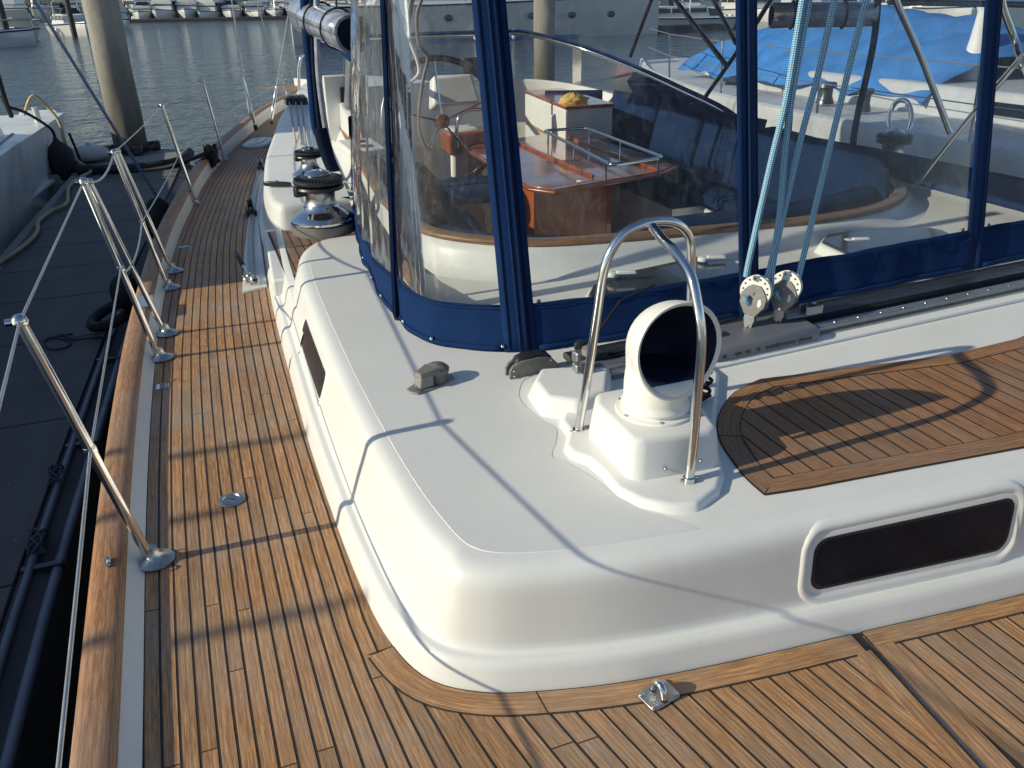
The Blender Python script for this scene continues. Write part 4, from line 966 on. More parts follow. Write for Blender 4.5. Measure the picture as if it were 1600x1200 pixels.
# ---- chain plates and shrouds
cpb = part_empty('shroud_plate', yacht); c = pz(404, 222, .02); mb = MB(); mb.prism(rr2(.26, .55, .12, c.x, c.y, Matrix.Rotation(rad(-20), 3, 'Z')), -.003, .03); mb.build('base', MAT['gel'], cpb, bevel=.012, seg=3)
mb = MB(); mb.prism(rr2(.12, .42, .05, c.x, c.y, Matrix.Rotation(rad(-20), 3, 'Z')), .029, .038); mb.build('plate', MAT['steel_dull'], cpb, bevel=.003)
def shroud(top, mid_, bot, Y, lab):
    t = thing('shroud', lab, 'rigging wire', 'shrouds standing on the port side deck')
    B = pz(*bot, .04); M_ = py(*mid_, B.y - .02); T_ = py(*top, B.y - .05); d = (T_ - M_).normalized()
    mb = MB(); mb.tube([M_, T_ + d * 6], .006, 8); mb.build('wire', MAT['wire'], t)
    mb = MB(); mb.tube([B, B.lerp(M_, .15), B.lerp(M_, .16), B.lerp(M_, .55), B.lerp(M_, .56), B.lerp(M_, .9), M_], [.010, .010, .019, .019, .016, .016, .008], 12); mb.build('turnbuckle', MAT['steel'], t)
    mb = MB(); mb.tube([B.lerp(M_, .02), B.lerp(M_, .12)], .024, 10); mb.build('boot', MAT['black'], t)
shroud((362, 0), (379, 120), (401, 205), 9, 'aft shroud wire with steel turnbuckle standing on its white deck plate')
shroud((352, -60), (383, 128), (394, 196), 9, 'forward shroud wire close beside the aft shroud on the port side deck')
shroud((454, 0), (432, 135), (423, 195), 9, 'single shroud wire leaning the other way beside the forward cabin trunk')
shroud((425, 80), (444, 140), (452, 160), 10, 'thin wire ending at the row of black halyard clutches')
# forward guard hoop by the enclosure
mb = MB(); mb.tube(spline([py(468, 150, 11.5), py(467, 110, 11.5), py(471, 88, 11.5), py(480, 86, 11.5), py(492, 86, 11.5)], 5), .020, 10); mb.build('mast_guard', MAT['steel'], yacht)
# ================================================================== hatches
def hatch(pix, hand, lab=None):
    g = part_empty('deck_hatch', yacht); P = [pz(x, y, .365) for x, y in pix]; c = sum(P, Vector()) / len(P)
    lo = [(c + (p - c) * 1.10) for p in P]; mb = MB(); mb.prism([(p.x, p.y) for p in lo], -.01, .040, zf=lambda x, y: roofz(x), top=[(p.x, p.y) for p in [c + (p - c) * 1.02 for p in P]]); mb.build('coaming', MAT['gel'], g, bevel=.012, seg=3)
    fr = [c + (p - c) * .99 for p in P]; mb = MB(); mb.prism([(p.x, p.y) for p in fr], .038, .052, zf=lambda x, y: roofz(x)); mb.build('pane', plain('hatch_pane', (.03, .04, .05), .12, coat=.4) if 'hatch_pane' not in bpy.data.materials else bpy.data.materials['hatch_pane'], g, bevel=.006)
    for x, y in hand:
        q = pz(x, y, roofz(1.8) + .06); mb = MB(); mb.lathe([(0, 0), (.024, 0), (.022, .016), (.012, .02), (0, .02)], q, 18); mb.box(q + Vector((.05, -.02, .018)), (.09, .028, .014), Matrix.Rotation(rad(-20), 3, 'Z'), .8); mb.build('handle', MAT['white_pl'], g, bevel=.004)
hatch([(918, 455), (932, 470), (1015, 488), (1165, 464), (1172, 450), (1150, 410), (1128, 400), (1090, 402), (960, 425), (925, 440)], [(957, 432), (1098, 408)])
hatch([(1282, 384), (1376, 428), (1392, 430), (1510, 408), (1520, 396), (1470, 372), (1450, 368), (1320, 370), (1290, 374)], [(1325, 380), (1440, 372)])
# ================================================================== cockpit
cp_ = part_empty('cockpit_bench', yacht)
R_in = lambda d, z: [Vector((p.x, p.y, z)) for p in RO(-d, 0)]
nR = len(ring); order = list(range(nR))
# benches run round the port, aft and starboard sides
def arc(y1, y2):  # indices going from port (y<y1) round aft to starboard (y<y2)
    k0 = max(range(nR), key=lambda i: ring[i].y); lp2 = [(k0 + i) % nR for i in range(nR)]
    a = [i for i in lp2 if (ring[i].x < 2.3 and ring[i].y < y1) or (ring[i].x >= 2.3 and ring[i].y < y2)]
    if ring[a[0]].x > ring[a[-1]].x: a = a[::-1]
    return a
def bandmb(idx, rowsdz, rnd=None):
    mb = MB(); cols = [R_in(d, z) for d, z in rowsdz]; mb.grid([[c[i] for c in cols] for i in idx]); return mb
ar_ = arc(6.6, 6.9)
bandmb(ar_, [(.085, .10), (.60, .10), (.62, .085), (.62, -.36)]).build('bench', MAT['gel'], cp_)
cu = thing('seat_cushions', 'navy seat cushion running round the cockpit bench behind the table', 'cushion')
bandmb(ar_, [(.09, .10), (.095, .175), (.12, .19), (.57, .19), (.60, .178), (.60, .105)]).build('seat', MAT['cushion'], cu, smooth=60)
segs_ = []; 
def backc(a, b, h0, h1, lab, th=.10):
    t = tag(None, None) if False else None
    idx = ar_[a:b]; mb = MB(); n = len(idx); rows = []
    for k, i in enumerate(idx):
        e = min(k, n - 1 - k) / 2; e = min(1, e); h = lerp(h0, h1, k / max(1, n - 1)); f = .82 + .18 * sm(e)
        base = R_in(.09, 0)[i]; n2 = (R_in(.19, 0)[i] - R_in(.09, 0)[i]).normalized()
        rows.append([base + n2 * d * (.7 + .3 * f) + Vector((0, 0, lerp(.19, h, z) if z else .19)) for d, z in ((.0, 0), (.0, .93 * f), (.018, .99 * f), (.05, 1 * f), (th - .02, .985 * f), (th, .92 * f), (th + .03, .5 * f), (th + .05, .0))])
    mb.grid(rows); mb.add(rows[0], [tuple(range(8))]); mb.add(rows[-1], [tuple(range(8))[::-1]])
    return tag(mb.build('back_cushion', MAT['cushion'], None, smooth=70), lab, 'cushion', 'navy back cushions round the cockpit')
nA = len(ar_)
f0 = [next(k for k, i in enumerate(ar_) if ring[i].y < yy) for yy in (6.0, 3.7)]
xk = lambda xx: next(k for k, i in enumerate(ar_) if ring[i].y < 3.6 and ring[i].x > xx)
k2, k3 = xk(1.62), xk(3.3)
k4 = next(k for k, i in enumerate(ar_) if k > k3 and ring[i].y > 4.9)
backc(f0[0], f0[1], .40, .43, 'navy back cushion along the port side of the cockpit behind the steel tube')
backc(f0[1], k2 - 1, .43, .43, 'navy back cushion in the aft port corner under the teak coaming')
backc(k2 + 1, k3, .45, .50, 'long navy back cushion under the aft teak coaming, right of the notch', .14)
backc(k3 + 1, k4, .52, .60, 'navy back cushion in the starboard corner of the cockpit', .16)
# high backrest on the starboard side: sun on three bright pads
hbk = []
def pad(name, p0, p1, z0, z1, th, lean, lab, grp='high starboard back cushions'):
    d = (p1 - p0); n_ = Vector((-d.y, d.x, 0)).normalized(); mb = MB(); W_ = 10; Hh = 8; rows = []
    if (n_ - Vector((-1, 0, 0))).length > 1.2: n_ = -n_
    for s_ in (1, -1):
        for j in range(Hh + 1):
            v = j / Hh; row = []
            for i in range(W_ + 1):
                u = i / W_; pf = (1 - (2 * u - 1) ** 6) * (1 - (2 * v - 1) ** 6); p = p0 + d * u; p = Vector((p.x, p.y, lerp(z0, z1, v)))
                row.append(p - n_ * lean * v + n_ * s_ * th * (.25 + .75 * pf) * .5)
            rows.append(row if s_ == 1 else row)
    f = rows[:Hh + 1]; b = rows[Hh + 1:]
    mb.grid(f); mb.grid(b, flip=True)
    mb.grid([f[0], b[0]]); mb.grid([f[-1], b[-1]]); mb.grid([[r[0] for r in f], [r[0] for r in b]]); mb.grid([[r[-1] for r in f], [r[-1] for r in b]])
    return tag(mb.build(name, MAT['cushion'], None, smooth=70, weld=True), lab, 'cushion', grp)
V3 = Vector
pad('back_cushion', V3((2.95, 6.95, 0)), V3((3.42, 6.75, 0)), .19, .62, .12, .06, 'dark navy back cushion in shade beside the yellow cloth')
pad('back_cushion', V3((3.42, 6.70, 0)), V3((3.50, 6.05, 0)), .19, .62, .12, .10, 'sunlit navy back cushion in the starboard forward corner')
pad('back_cushion', V3((3.50, 6.03, 0)), V3((3.53, 5.42, 0)), .19, .61, .12, .10, 'sunlit navy back cushion in the middle of the starboard bench')
pad('back_cushion', V3((3.53, 5.40, 0)), V3((3.55, 4.75, 0)), .19, .60, .12, .10, 'navy back cushion at the aft end of the starboard bench')
# bench under them comes out wider there
mb = MB(); mb.prism([(2.85, 4.6), (3.6, 4.6), (3.5, 7.0), (2.85, 7.0)], .10, .185); tag(mb.build('seat_cushion', MAT['cushion'], None, bevel=.02, seg=3), 'wide navy seat cushion on the starboard bench beyond the table', 'cushion')
mb = MB(); mb.prism([(2.87, 4.6), (3.6, 4.6), (3.5, 7.0), (2.87, 7.0)], -.36, .099); mb.build('bench_front', MAT['gel'], cp_)
# companionway side box with mahogany trim
A_, B_, C_ = pz(820, 141, .60), pz(883, 166, .60), pz(958, 161, .60); D_ = A_ + (C_ - B_) * .9
bxm = MB(); bxm.prism([(p.x, p.y) for p in (A_, B_, C_, D_)], .12, .575); bxm.build('locker_box', MAT['gel'], yacht, bevel=.012)
bxm = MB(); 
def grow(P, k): c = sum(P, Vector()) / len(P); return [c + (p - c) * k for p in P]
bxm.prism([(p.x, p.y) for p in grow([A_, B_, C_, D_], 1.03)], .575, .60); bxm.build('locker_top', MAT['mahog'], yacht, bevel=.006)
bxm = MB(); bxm.prism([(p.x, p.y) for p in grow([A_, B_, C_, D_], 1.012)], .30, .33); bxm.build('locker_trim', MAT['varnish'], yacht, bevel=.004)
# yellow cloth
yc = MB(); c = pz(897, 160, .60); rs4 = random.Random(8)
rows = []
for j in range(9):
    row = []
    for i in range(25):
        a = 2 * math.pi * i / 24; r_ = (.085 + .012 * math.sin(5 * a + j) + .01 * math.sin(9 * a - j)) * math.sin(math.pi * (.08 + .46 * (1 - j / 8))) ; row.append(c + Vector((r_ * 1.35 * math.cos(a), r_ * math.sin(a), .072 * (j / 8) ** .8 + .010 * math.sin(4 * a + j * 1.3) * (j / 8))))
    rows.append(row)
yc.grid(rows); tag(yc.build('cloth', MAT['yellow'], None, smooth=80), 'crumpled yellow cloth on the mahogany locker top', 'cloth')
# ---- windshield
WP = [(1.12, 6.3), (1.16, 6.9), (1.30, 7.35), (1.65, 7.58), (2.3, 7.66), (2.95, 7.60), (3.38, 7.30), (3.62, 6.75), (3.74, 6.0), (3.80, 5.25)]
wp = spline([Vector((x, y, 0)) for x, y in WP], 6); nW = len(wp)
wb_ = [lerp(.60, .68, sm(k / 14)) if k < 28 else lerp(.68, .47, sm((k - 28) / (nW - 29))) for k in range(nW)]
wt_ = [lerp(.98, 1.07, sm(k / 12)) if k < 30 else lerp(1.07, .55, ((k - 30) / (nW - 31)) ** 1.15) for k in range(nW)]
cW = Vector((2.4, 5.6, 0)); inw = [((cW - p).normalized()) for p in wp]
ws = part_empty('windshield', yacht)
mb = MB(); mb.grid([[p - i_ * .05 + V3((0, 0, .29)), p - i_ * .035 + V3((0, 0, b - .01)), p - i_ * .02 + V3((0, 0, b)), p + i_ * .03 + V3((0, 0, b)), p + i_ * .042 + V3((0, 0, b - .012)), p + i_ * .07 + V3((0, 0, .29))] for p, i_, b in zip(wp, inw, wb_)]); mb.build('base', MAT['gel'], ws)
mb = MB(); mb.grid([[p + i_ * .0 + V3((0, 0, b)), p + i_ * .06 + V3((0, 0, t - .01))] for p, i_, b, t in zip(wp, inw, wb_, wt_)]); mb.build('glass', MAT['glass'], ws)
mb = MB(); mb.tube([p + i_ * .06 + V3((0, 0, t)) for p, i_, t in zip(wp, inw, wt_)], .017, 10); mb.build('top_rail', MAT['steel'], ws)
mb = MB(); mb.grid([[p + i_ * (.06 + a) + V3((0, 0, t + b)) for a, b in ((-.03, -.012), (-.036, .02), (-.01, .036), (.02, .022))] for p, i_, t in zip(wp, inw, wt_)]); mb.build('canvas_edge', MAT['navy'], ws)
for k in (3, 18, 36):
    for e in (0,):
        p, i_, b, t = wp[k], inw[k], wb_[k], wt_[k]; mb = MB(); q = wp[k + 1]; a1 = p + V3((0, 0, b)); a2 = q + V3((0, 0, b)); b1 = p + i_ * .06 + V3((0, 0, t)); b2 = q + i_ * .06 + V3((0, 0, t))
        for s_ in (0,): mb.add([a1 - i_ * .008, a2 - i_ * .008, b2 - i_ * .008, b1 - i_ * .008, a1 + i_ * .012, a2 + i_ * .012, b2 + i_ * .012, b1 + i_ * .012], [(0, 1, 2, 3), (4, 7, 6, 5), (0, 4, 5, 1), (1, 5, 6, 2), (2, 6, 7, 3), (3, 7, 4, 0)])
        mb.build('post', MAT['alu'], ws)
# ---- cockpit table
tb = thing('cockpit_table', 'glossy mahogany cockpit table with steel fiddle rail in front of the navy bench', 'table')
TP = [(1.93, 4.39), (2.78, 4.60), (2.98, 4.75), (3.02, 5.1), (2.98, 6.2), (2.80, 6.45), (2.0, 6.15), (1.90, 6.0), (1.82, 4.55)]
mb = MB(); mb.prism(TP, .325, .345); mb.build('top_edge', MAT['mahog'], tb, bevel=.008, seg=3)
cT = (sum(p[0] for p in TP) / 9, sum(p[1] for p in TP) / 9); TI = [(cT[0] + (x - cT[0]) * .965, cT[1] + (y - cT[1]) * .965) for x, y in TP]
mb = MB(); mb.prism(TI, .345, .352); mb.build('top', MAT['mahog_top'], tb, bevel=.003)
for x0 in (2.28, 2.74):
    mb = MB(); mb.prism([(x0, 4.62), (x0 + .018, 4.62), (x0 + .06, 6.2), (x0 + .04, 6.2)], .351, .372); mb.build('fiddle', MAT['mahog'], tb, bevel=.004)
mb = MB(); mb.prism([(2.02, 4.95), (2.62, 5.05), (2.60, 5.75), (2.0, 5.65)], -.36, .324); mb.build('pedestal', plain('red_wood', (.42, .10, .028), .35, var=.2, nsc=6, coat=.3), tb, bevel=.006)
mb = MB(); mb.prism([(2.62, 5.05), (2.66, 5.06), (2.64, 5.75), (2.60, 5.75)], -.30, .30); mb.build('hanging_leaf', MAT['mahog'], tb)
RR = [pz(x, y, .47) for x, y in ((850, 204), (915, 200), (1037, 246), (955, 258))]
rr_ = []
for i in range(4):
    a, b, c = RR[i - 1], RR[i], RR[(i + 1) % 4]; t1 = (a - b).normalized() * .05; t2 = (c - b).normalized() * .05
    for k in range(6): u = k / 5; rr_.append((b + t1) * (1 - u) ** 2 + b * 2 * u * (1 - u) + (b + t2) * u ** 2)
mb = MB(); mb.tube(rr_, .011, 12, closed=True); mb.build('fiddle_rail', MAT['steel'], tb)
for i in range(4):
    for u in ((0.06, .5) if i in (1, 3) else (.1,)):
        p = RR[i].lerp(RR[(i + 1) % 4], u); mb = MB(); mb.tube([V3((p.x, p.y, .35)), p], .007, 10); mb.build('rail_post', MAT['steel'], tb)
# ---- helm: pedestal, wheel, grab rail, seat
he = part_empty('helm_pedestal', yacht); Hc = V3((1.98, 6.25, 0))
mb = MB(); mb.box(Hc + V3((0, .1, .05)), (.30, .30, .82), None, .8); mb.build('column', MAT['gel'], he, bevel=.03, seg=3)
mb = MB(); mb.box(Hc + V3((.10, .05, .36)), (.52, .26, .17)); mb.build('wood_box', MAT['mahog'], he, bevel=.02, seg=3)
mb = MB(); mb.box(Hc + V3((-.05, .12, .72)), (.40, .16, .24), Matrix.Rotation(rad(-18), 3, 'X'), .8); mb.build('instrument_pod', MAT['white_pl'], he, bevel=.03, seg=3)
mb = MB(); mb.box(Hc + V3((.12, .20, .90)), (.13, .05, .12)); mb.build('display', MAT['black'], he, bevel=.008)
mb = MB(); mb.tube(spline([Hc + V3((x, -.10, z)) for x, z in ((-.10, .30), (-.10, .48), (-.06, .58), (.06, .61), (.20, .58), (.24, .48), (.24, .25))], 6), .014, 12); mb.build('grab_rail', MAT['steel'], he)
wh = part_empty('steering_wheel', yacht); Wc = V3((1.72, 5.98, .56)); Rw = Matrix.Rotation(rad(78), 3, 'X')
mb = MB(); mb.tube([Wc + Rw @ V3((.44 * math.cos(a), .44 * math.sin(a), 0)) for a in [2 * math.pi * k / 48 for k in range(48)]], .025, 12, closed=True); mb.build('rim', MAT['alu_dark'], wh)
for k in range(5):
    a = 2 * math.pi * k / 5 + .35; mb = MB(); mb.tube([Wc, Wc + Rw @ V3((.44 * math.cos(a), .44 * math.sin(a), 0))], .008, 8); mb.build('spoke', MAT['steel'], wh)
mb = MB(); mb.lathe([(0, -.03), (.05, -.03), (.05, .03), (0, .04)], Wc, 20, Rw); mb.build('hub', MAT['mahog'], wh)
hs_ = thing('helm_seat', 'round navy upholstered helm seat on two steel legs by the wheel', 'seat')
mb = MB(); mb.lathe([(0, 0), (.27, .0), (.30, .03), (.29, .07), (.24, .085), (0, .09)], V3((1.72, 5.30, .16)), 32); mb.build('cushion', MAT['cushion'], hs_)
for dx in (-.12, .14): mb = MB(); mb.tube([V3((1.72 + dx, 5.3, -.36)), V3((1.72 + dx, 5.3, .16))], .014, 10); mb.build('leg', MAT['steel'], hs_)
mb = MB(); mb.box(V3((1.10, 5.95, .42)), (.26, .5, .06)); mb.build('side_console', MAT['gel'], yacht, bevel=.015)
for dy in (-.12, .1): mb = MB(); mb.lathe([(0, 0), (.05, 0), (.05, .008), (0, .01)], V3((1.11, 5.95 + dy, .45)), 24); mb.build('gauge', MAT['black'], yacht)
# speaker panel by the windshield
c = py(548, 158, 6.9); mb = MB(); mb.box(c, (.16, .02, .22)); mb.build('speaker_grille', MAT['black'], yacht, bevel=.005)
mb = MB(); mb.box(c + V3((-.03, .03, -.05)), (.34, .04, .5)); mb.build('bulkhead_panel', MAT['gel'], yacht, bevel=.01)
# ================================================================== canvas cockpit enclosure
en = thing('cockpit_enclosure', 'navy canvas and clear vinyl enclosure round the cockpit, zipped to the aft roof', 'canvas enclosure')
QB = [(.90, 5.30, .10, -.06), (.762, 4.45, .09, -.03), (.674, 3.94, .08, .0), (.63, 3.46, .07, .02), (.608, 3.11, .065, .04), (.614, 2.906, .06, .06), (.632, 2.70, .05, .10), (.69, 2.55, .03, .17), (.80, 2.455, .01, .22), (.925, 2.385, 0, .25), (1.10, 2.345, 0, .25), (1.40, 2.325, 0, .24), (1.8, 2.315, 0, .22), (2.3, 2.32, 0, .21), (2.9, 2.33, 0, .20), (3.3, 2.335, 0, .20), (3.62, 2.37, 0, .18), (3.76, 2.52, -.04, .12), (3.80, 2.9, -.06, .04), (3.79, 3.7, -.07, 0), (3.72, 4.6, -.08, 0)]
Qb = spline([Vector((a, b, 0)) for a, b, c, d in QB], 10); Ql = spline([Vector((c, d, 0)) for a, b, c, d in QB], 10)
QL = [0]
for a, b in zip(Qb, Qb[1:]): QL.append(QL[-1] + (b - a).length)
def q_at(s):
    s = max(0, min(QL[-1] - 1e-4, s))
    for i in range(len(QL) - 1):
        if QL[i] <= s <= QL[i + 1]: f = (s - QL[i]) / (QL[i + 1] - QL[i]); return Qb[i].lerp(Qb[i + 1], f), Ql[i].lerp(Ql[i + 1], f), (Qb[i + 1] - Qb[i]).normalized()
def enc(s, h, off=0.0):
    b, l, t = q_at(s); n_ = Vector((t.y, -t.x, 0)); 
    if (b + n_ - Vector((2.2, 4, 0))).length < (b - Vector((2.2, 4, 0))).length: n_ = -n_
    k = h / 1.1; z = roofz(b.x) + .004 + h
    return Vector((b.x, b.y, z)) + l * k + n_ * off
def s_of(i): return QL[min(len(QL) - 1, i * 10)]
sB, sA, sS1, sS2, sS3, sE = 0.0, s_of(5), s_of(9), s_of(12), s_of(14), QL[-1]; sC = s_of(17)
TOP = 1.50
def sheet(name, s0, s1, h0, h1, mat, off=0, th=0, ns=None, nh=12, wob=0, freq=20, parent=en, hf0=None, hf1=None, fold=0):
    ns = ns or max(3, int((s1 - s0) / .035)); rows = []
    for i in range(ns + 1):
        s = lerp(s0, s1, i / ns); row = []
        for j in range(nh + 1):
            a = hf0(s) if hf0 else h0; b = hf1(s) if hf1 else h1; h = lerp(a, b, j / nh)
            w = wob * (math.sin(s * freq + 1.7 * math.sin(h * 3)) * .6 + .4 * math.sin(s * freq * 2.3 + h * 5 + 1)) * min(1, 4 * min(i, ns - i) / ns) if wob else 0
            if fold: w += fold * math.sin(h * 9 + 2 * math.sin(s * 6)) * math.sin(s * 7)
            row.append(enc(s, h, off + w))
        rows.append(row)
    mb = MB(); mb.grid(rows); return mb.build(name, mat, parent, smooth=80, solid=th)
bandh = lambda s: .160 if s > sA + .1 else (.125 + .04 * sm((s - sA + .5) / .6))
# bottom bands (between the zips)
for a, b in ((sB + .03, sA - .012), (sA + .012, sS1 - .02), (sS1 + .02, sS2), (sS2, sS3), (sS3, sC), (sC, sE)):
    sheet('skirt', a, b, 0, 0, MAT['navy'], .004, .0025, nh=6, hf0=lambda s: -.002, hf1=bandh, wob=.008, freq=13, fold=.006)
for a, b in ((sB + .03, sA - .03), (sA + .03, sS1 - .06), (sS1 + .06, sS2 - .045), (sS2 + .045, sS3 - .045), (sS3 + .045, sC - .03)):
    for o_ in (.003, .014): sheet('stitching', a, b, 0, 0, MAT['cushion'], .0085, .0012, nh=1, hf0=lambda s, o_=o_: bandh(s) - o_ - .0022, hf1=lambda s, o_=o_: bandh(s) - o_, wob=.008, freq=13, fold=.006)
    sheet('hem', a, b, 0, 0, MAT['navy'], .009, .003, nh=2, hf0=lambda s: .001, hf1=lambda s: .020, wob=.008, freq=13, fold=.006)
# uprights with the zip flaps
def upright(sc, w, name='upright', off=.006): 
    sheet(name, sc - w / 2, sc + w / 2, .0, TOP, MAT['navy'], off, .004, ns=4, nh=30)
    for k in (-.32, .32): sheet('zip', sc + w * k - .0022, sc + w * k + .0022, .012, TOP, MAT['cushion_d'], off + .005, .002, ns=1, nh=30)
upright(sA, .062); upright(sA + .030, .020, 'flap', .016); upright(sS1, .112); upright(sS1 + .012, .032, 'flap', .020); upright(sS2, .082); upright(sS2 + .008, .026, 'flap', .020); upright(sS3, .088); upright(sC, .06); upright(sB + .02, .04); upright(sE - .02, .05)
# clear panels
sheet('clear_panel', sB + .04, sA - .02, 0, TOP, MAT['vinyl_w'], .002, 0, ns=90, nh=24, wob=.016, freq=19, hf0=bandh, fold=.003)
sheet('clear_panel', sA + .02, sS1 - .045, 0, TOP, MAT['vinyl'], .0, 0, ns=30, nh=40, wob=.0015, freq=9, hf0=bandh, fold=.002)
sheet('clear_panel', sS1 + .045, sS2 - .04, 0, TOP, MAT['vinyl'], .0, 0, ns=40, nh=40, wob=.001, freq=5, hf0=bandh, fold=.0012)
sheet('clear_panel', sS2 + .04, sS3 - .04, 0, TOP, MAT['vinyl'], .0, 0, ns=40, nh=40, wob=.001, freq=5, hf0=bandh, fold=.0012)
sheet('clear_panel', sS3 + .04, sC - .03, 0, TOP, MAT['vinyl'], .0, 0, ns=40, nh=40, wob=.003, freq=14, hf0=bandh, fold=.002)
sheet('clear_panel', sC + .03, sE - .02, 0, TOP, MAT['vinyl'], .0, 0, ns=50, nh=24, wob=.010, freq=12, hf0=bandh, fold=.003)
# snap fasteners
for s in (sA - .75, sA - .45, sA - .2, sA + .12, sA + .33, sS1 - .06):
    p = enc(s, .022, .010); mb = MB(); mb.ball(p, .0075, 8); mb.build('snap', MAT['steel'], en)
for s, h in ((sS1 + .075, .165), (sS3 - .07, .165), (sS3 + .07, .165)):
    p = enc(s, h, .006); mb = MB(); mb.ball(p, .008, 8, (1, .5, 1)); mb.build('snap', MAT['alu_dark'], en)
# roof of the bimini
bm_ = MB(); rows = []
for i in range(25):
    u = i / 24; row = []
    for j in range(13):
        v = j / 12; x = lerp(.93, 3.75, u); y = lerp(2.62, 6.5, v) + (0 if v else 0); row.append(V3((x, y, 1.74 + .10 * (1 - (2 * u - 1) ** 2) + .02 * math.sin(v * 9.4))))
    rows.append(row)
bm_.grid(rows); bm_.build('bimini_top', MAT['navy'], en, smooth=80, solid=.004)
# frame tubes
fr_ = part_empty('frame', en)
def ftube(pts, r=.0125, mat='steel', name='tube', par=None):
    mb = MB(); mb.tube(spline(pts, 6) if len(pts) > 2 else pts, r, 14); return mb.build(name, MAT[mat], par or fr_, smooth=60)
b = pz(663, 470, .285); ftube([b, px(650, 330, b.x - .01), px(636, 180, b.x - .02), px(624, 75, b.x - .02), px(612, 0, b.x), px(600, -120, b.x)], .0125)
q = px(629, 95, b.x - .02); mb = MB(); mb.tube([q + V3((0, 0, -.05)), q + V3((0, 0, .06))], .019, 14); mb.build('joint', MAT['white_pl'], fr_)
ftube([py(1385, -60, 3.35), py(1400, 0, 3.35), py(1440, 92, 3.3), py(1485, 208, 3.2)], .016)
ftube([py(1640, 30, 2.9), py(1600, 85, 2.95), py(1510, 190, 3.2), py(1430, 290, 3.45)], .014)
ftube([py(1570, -60, 3.1), py(1565, 0, 3.1), py(1585, 60, 3.1), py(1600, 110, 3.0), py(1640, 200, 2.9)], .016)
ftube([px(1035, -40, 3.5), px(1018, 0, 3.5), px(985, 88, 3.5)], .016, 'alu_dark'); ftube([px(1040, -20, 3.55), px(1055, 0, 3.55), px(1135, 102, 3.6)], .018, 'alu_dark'); ftube([px(1105, -20, 3.6), px(1125, 20, 3.6), px(1150, 68, 3.6)], .016, 'alu_dark'); ftube([px(1210, -10, 3.65), px(1165, 62, 3.65), px(1103, 150, 3.65)], .016, 'alu_dark')
ftube([py(1390, 3, 3.4), py(1640, 8, 3.2)], .015, 'alu_dark')
# rolled-up side windows
def roll(a, b, r, lab, straps):
    t = thing('rolled_window', lab, 'rolled vinyl panel', 'rolled up enclosure windows under the bimini')
    ax_ = (b - a); R = ax_.to_track_quat('Z', 'Y').to_matrix(); L = ax_.length; mb = MB(); rows = []
    for k in range(5 * 16 + 1):
        th = 2 * math.pi * k / 16; rr = r * (1 - .035 * k / 16) * (1 + .03 * math.sin(3 * th)); rows.append([a + R @ V3((rr * math.cos(th), rr * math.sin(th), L * u)) for u in (0, .25, .5, .75, 1)])
    mb.grid(rows); mb.build('rolled_vinyl', MAT['roll'], t, smooth=80, solid=.002)
    mb = MB(); mb.lathe([(r * .70, -.001), (r * .78, .0), (r * .78, L), (r * .70, L + .001)], a, 24, R); mb.build('core', MAT['cushion_d'], t)
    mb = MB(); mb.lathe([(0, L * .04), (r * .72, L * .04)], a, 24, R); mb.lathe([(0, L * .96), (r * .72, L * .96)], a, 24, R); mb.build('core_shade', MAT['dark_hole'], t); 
    for u in straps:
        c = a.lerp(b, u); mb = MB(); mb.tube([c + R @ V3((r * 1.06 * math.cos(x), r * 1.06 * math.sin(x), 0)) for x in [2 * math.pi * i / 24 for i in range(24)]], .0055, 8, closed=True); mb.tube([c + R @ V3((0, 0, 0)) + V3((0, 0, r)), c + V3((.02, 0, .6))], .005, 6); mb.build('strap', MAT['rubber'], t)
MAT['roll'] = plain('rolled_clear_vinyl', (.34, .37, .46), .22, .15, var=.45, nsc=14, bump=.4, bsc=14, coat=.8)
roll(py(551, 54, 4.9), py(474, 24, 5.9), .105, 'rolled clear window panel hanging above the port winch, its open end dark', (.25, .6))
roll(py(1205, 24, 4.6), py(1366, 22, 4.35), .075, 'rolled clear window panel hanging on the starboard side in front of the blue tarp', (.2, .7))
mb = MB(); P = [py(x, y, 4.3) for x, y in ((1374, -60), (1372, 0), (1366, 60), (1354, 120), (1342, 170), (1334, 215), (1332, 248))]; P = spline(P, 5)
mb.grid([[p + V3((-.026, 0, 0)), p + V3((.026, 0, 0))] for p in P]); mb.build('hanging_strap', MAT['cushion_d'], en, solid=.003)
# gathered forward curtain on the port side
def ribbon(name, pix, Y, w, mat, par=en):
    P = spline([py(x, y, yy) for (x, y), yy in zip(pix, Y)], 6); mb = MB(); mb.grid([[p + V3((-w / 2, 0, 0)), p + V3((0, -.012, 0)), p + V3((w / 2, 0, 0))] for p in P]); return mb.build(name, MAT[mat], par, smooth=80, solid=.003)
ribbon('curtain_edge', [(474, -40), (478, 40), (484, 100), (492, 190), (500, 215)], [5.6, 5.6, 5.6, 5.6, 5.6], .055, 'navy')
ribbon('curtain_edge', [(486, -40), (488, 40), (491, 110), (500, 200), (512, 250), (520, 268)], [5.5] * 6, .030, 'cushion_d')
ribbon('curtain_vinyl', [(494, -40), (495, 50), (498, 120), (507, 190), (518, 245), (524, 266)], [5.45] * 6, .035, 'roll')
ribbon('curtain_edge', [(500, 200), (506, 225), (514, 250), (522, 268)], [5.4] * 4, .085, 'cushion_d')
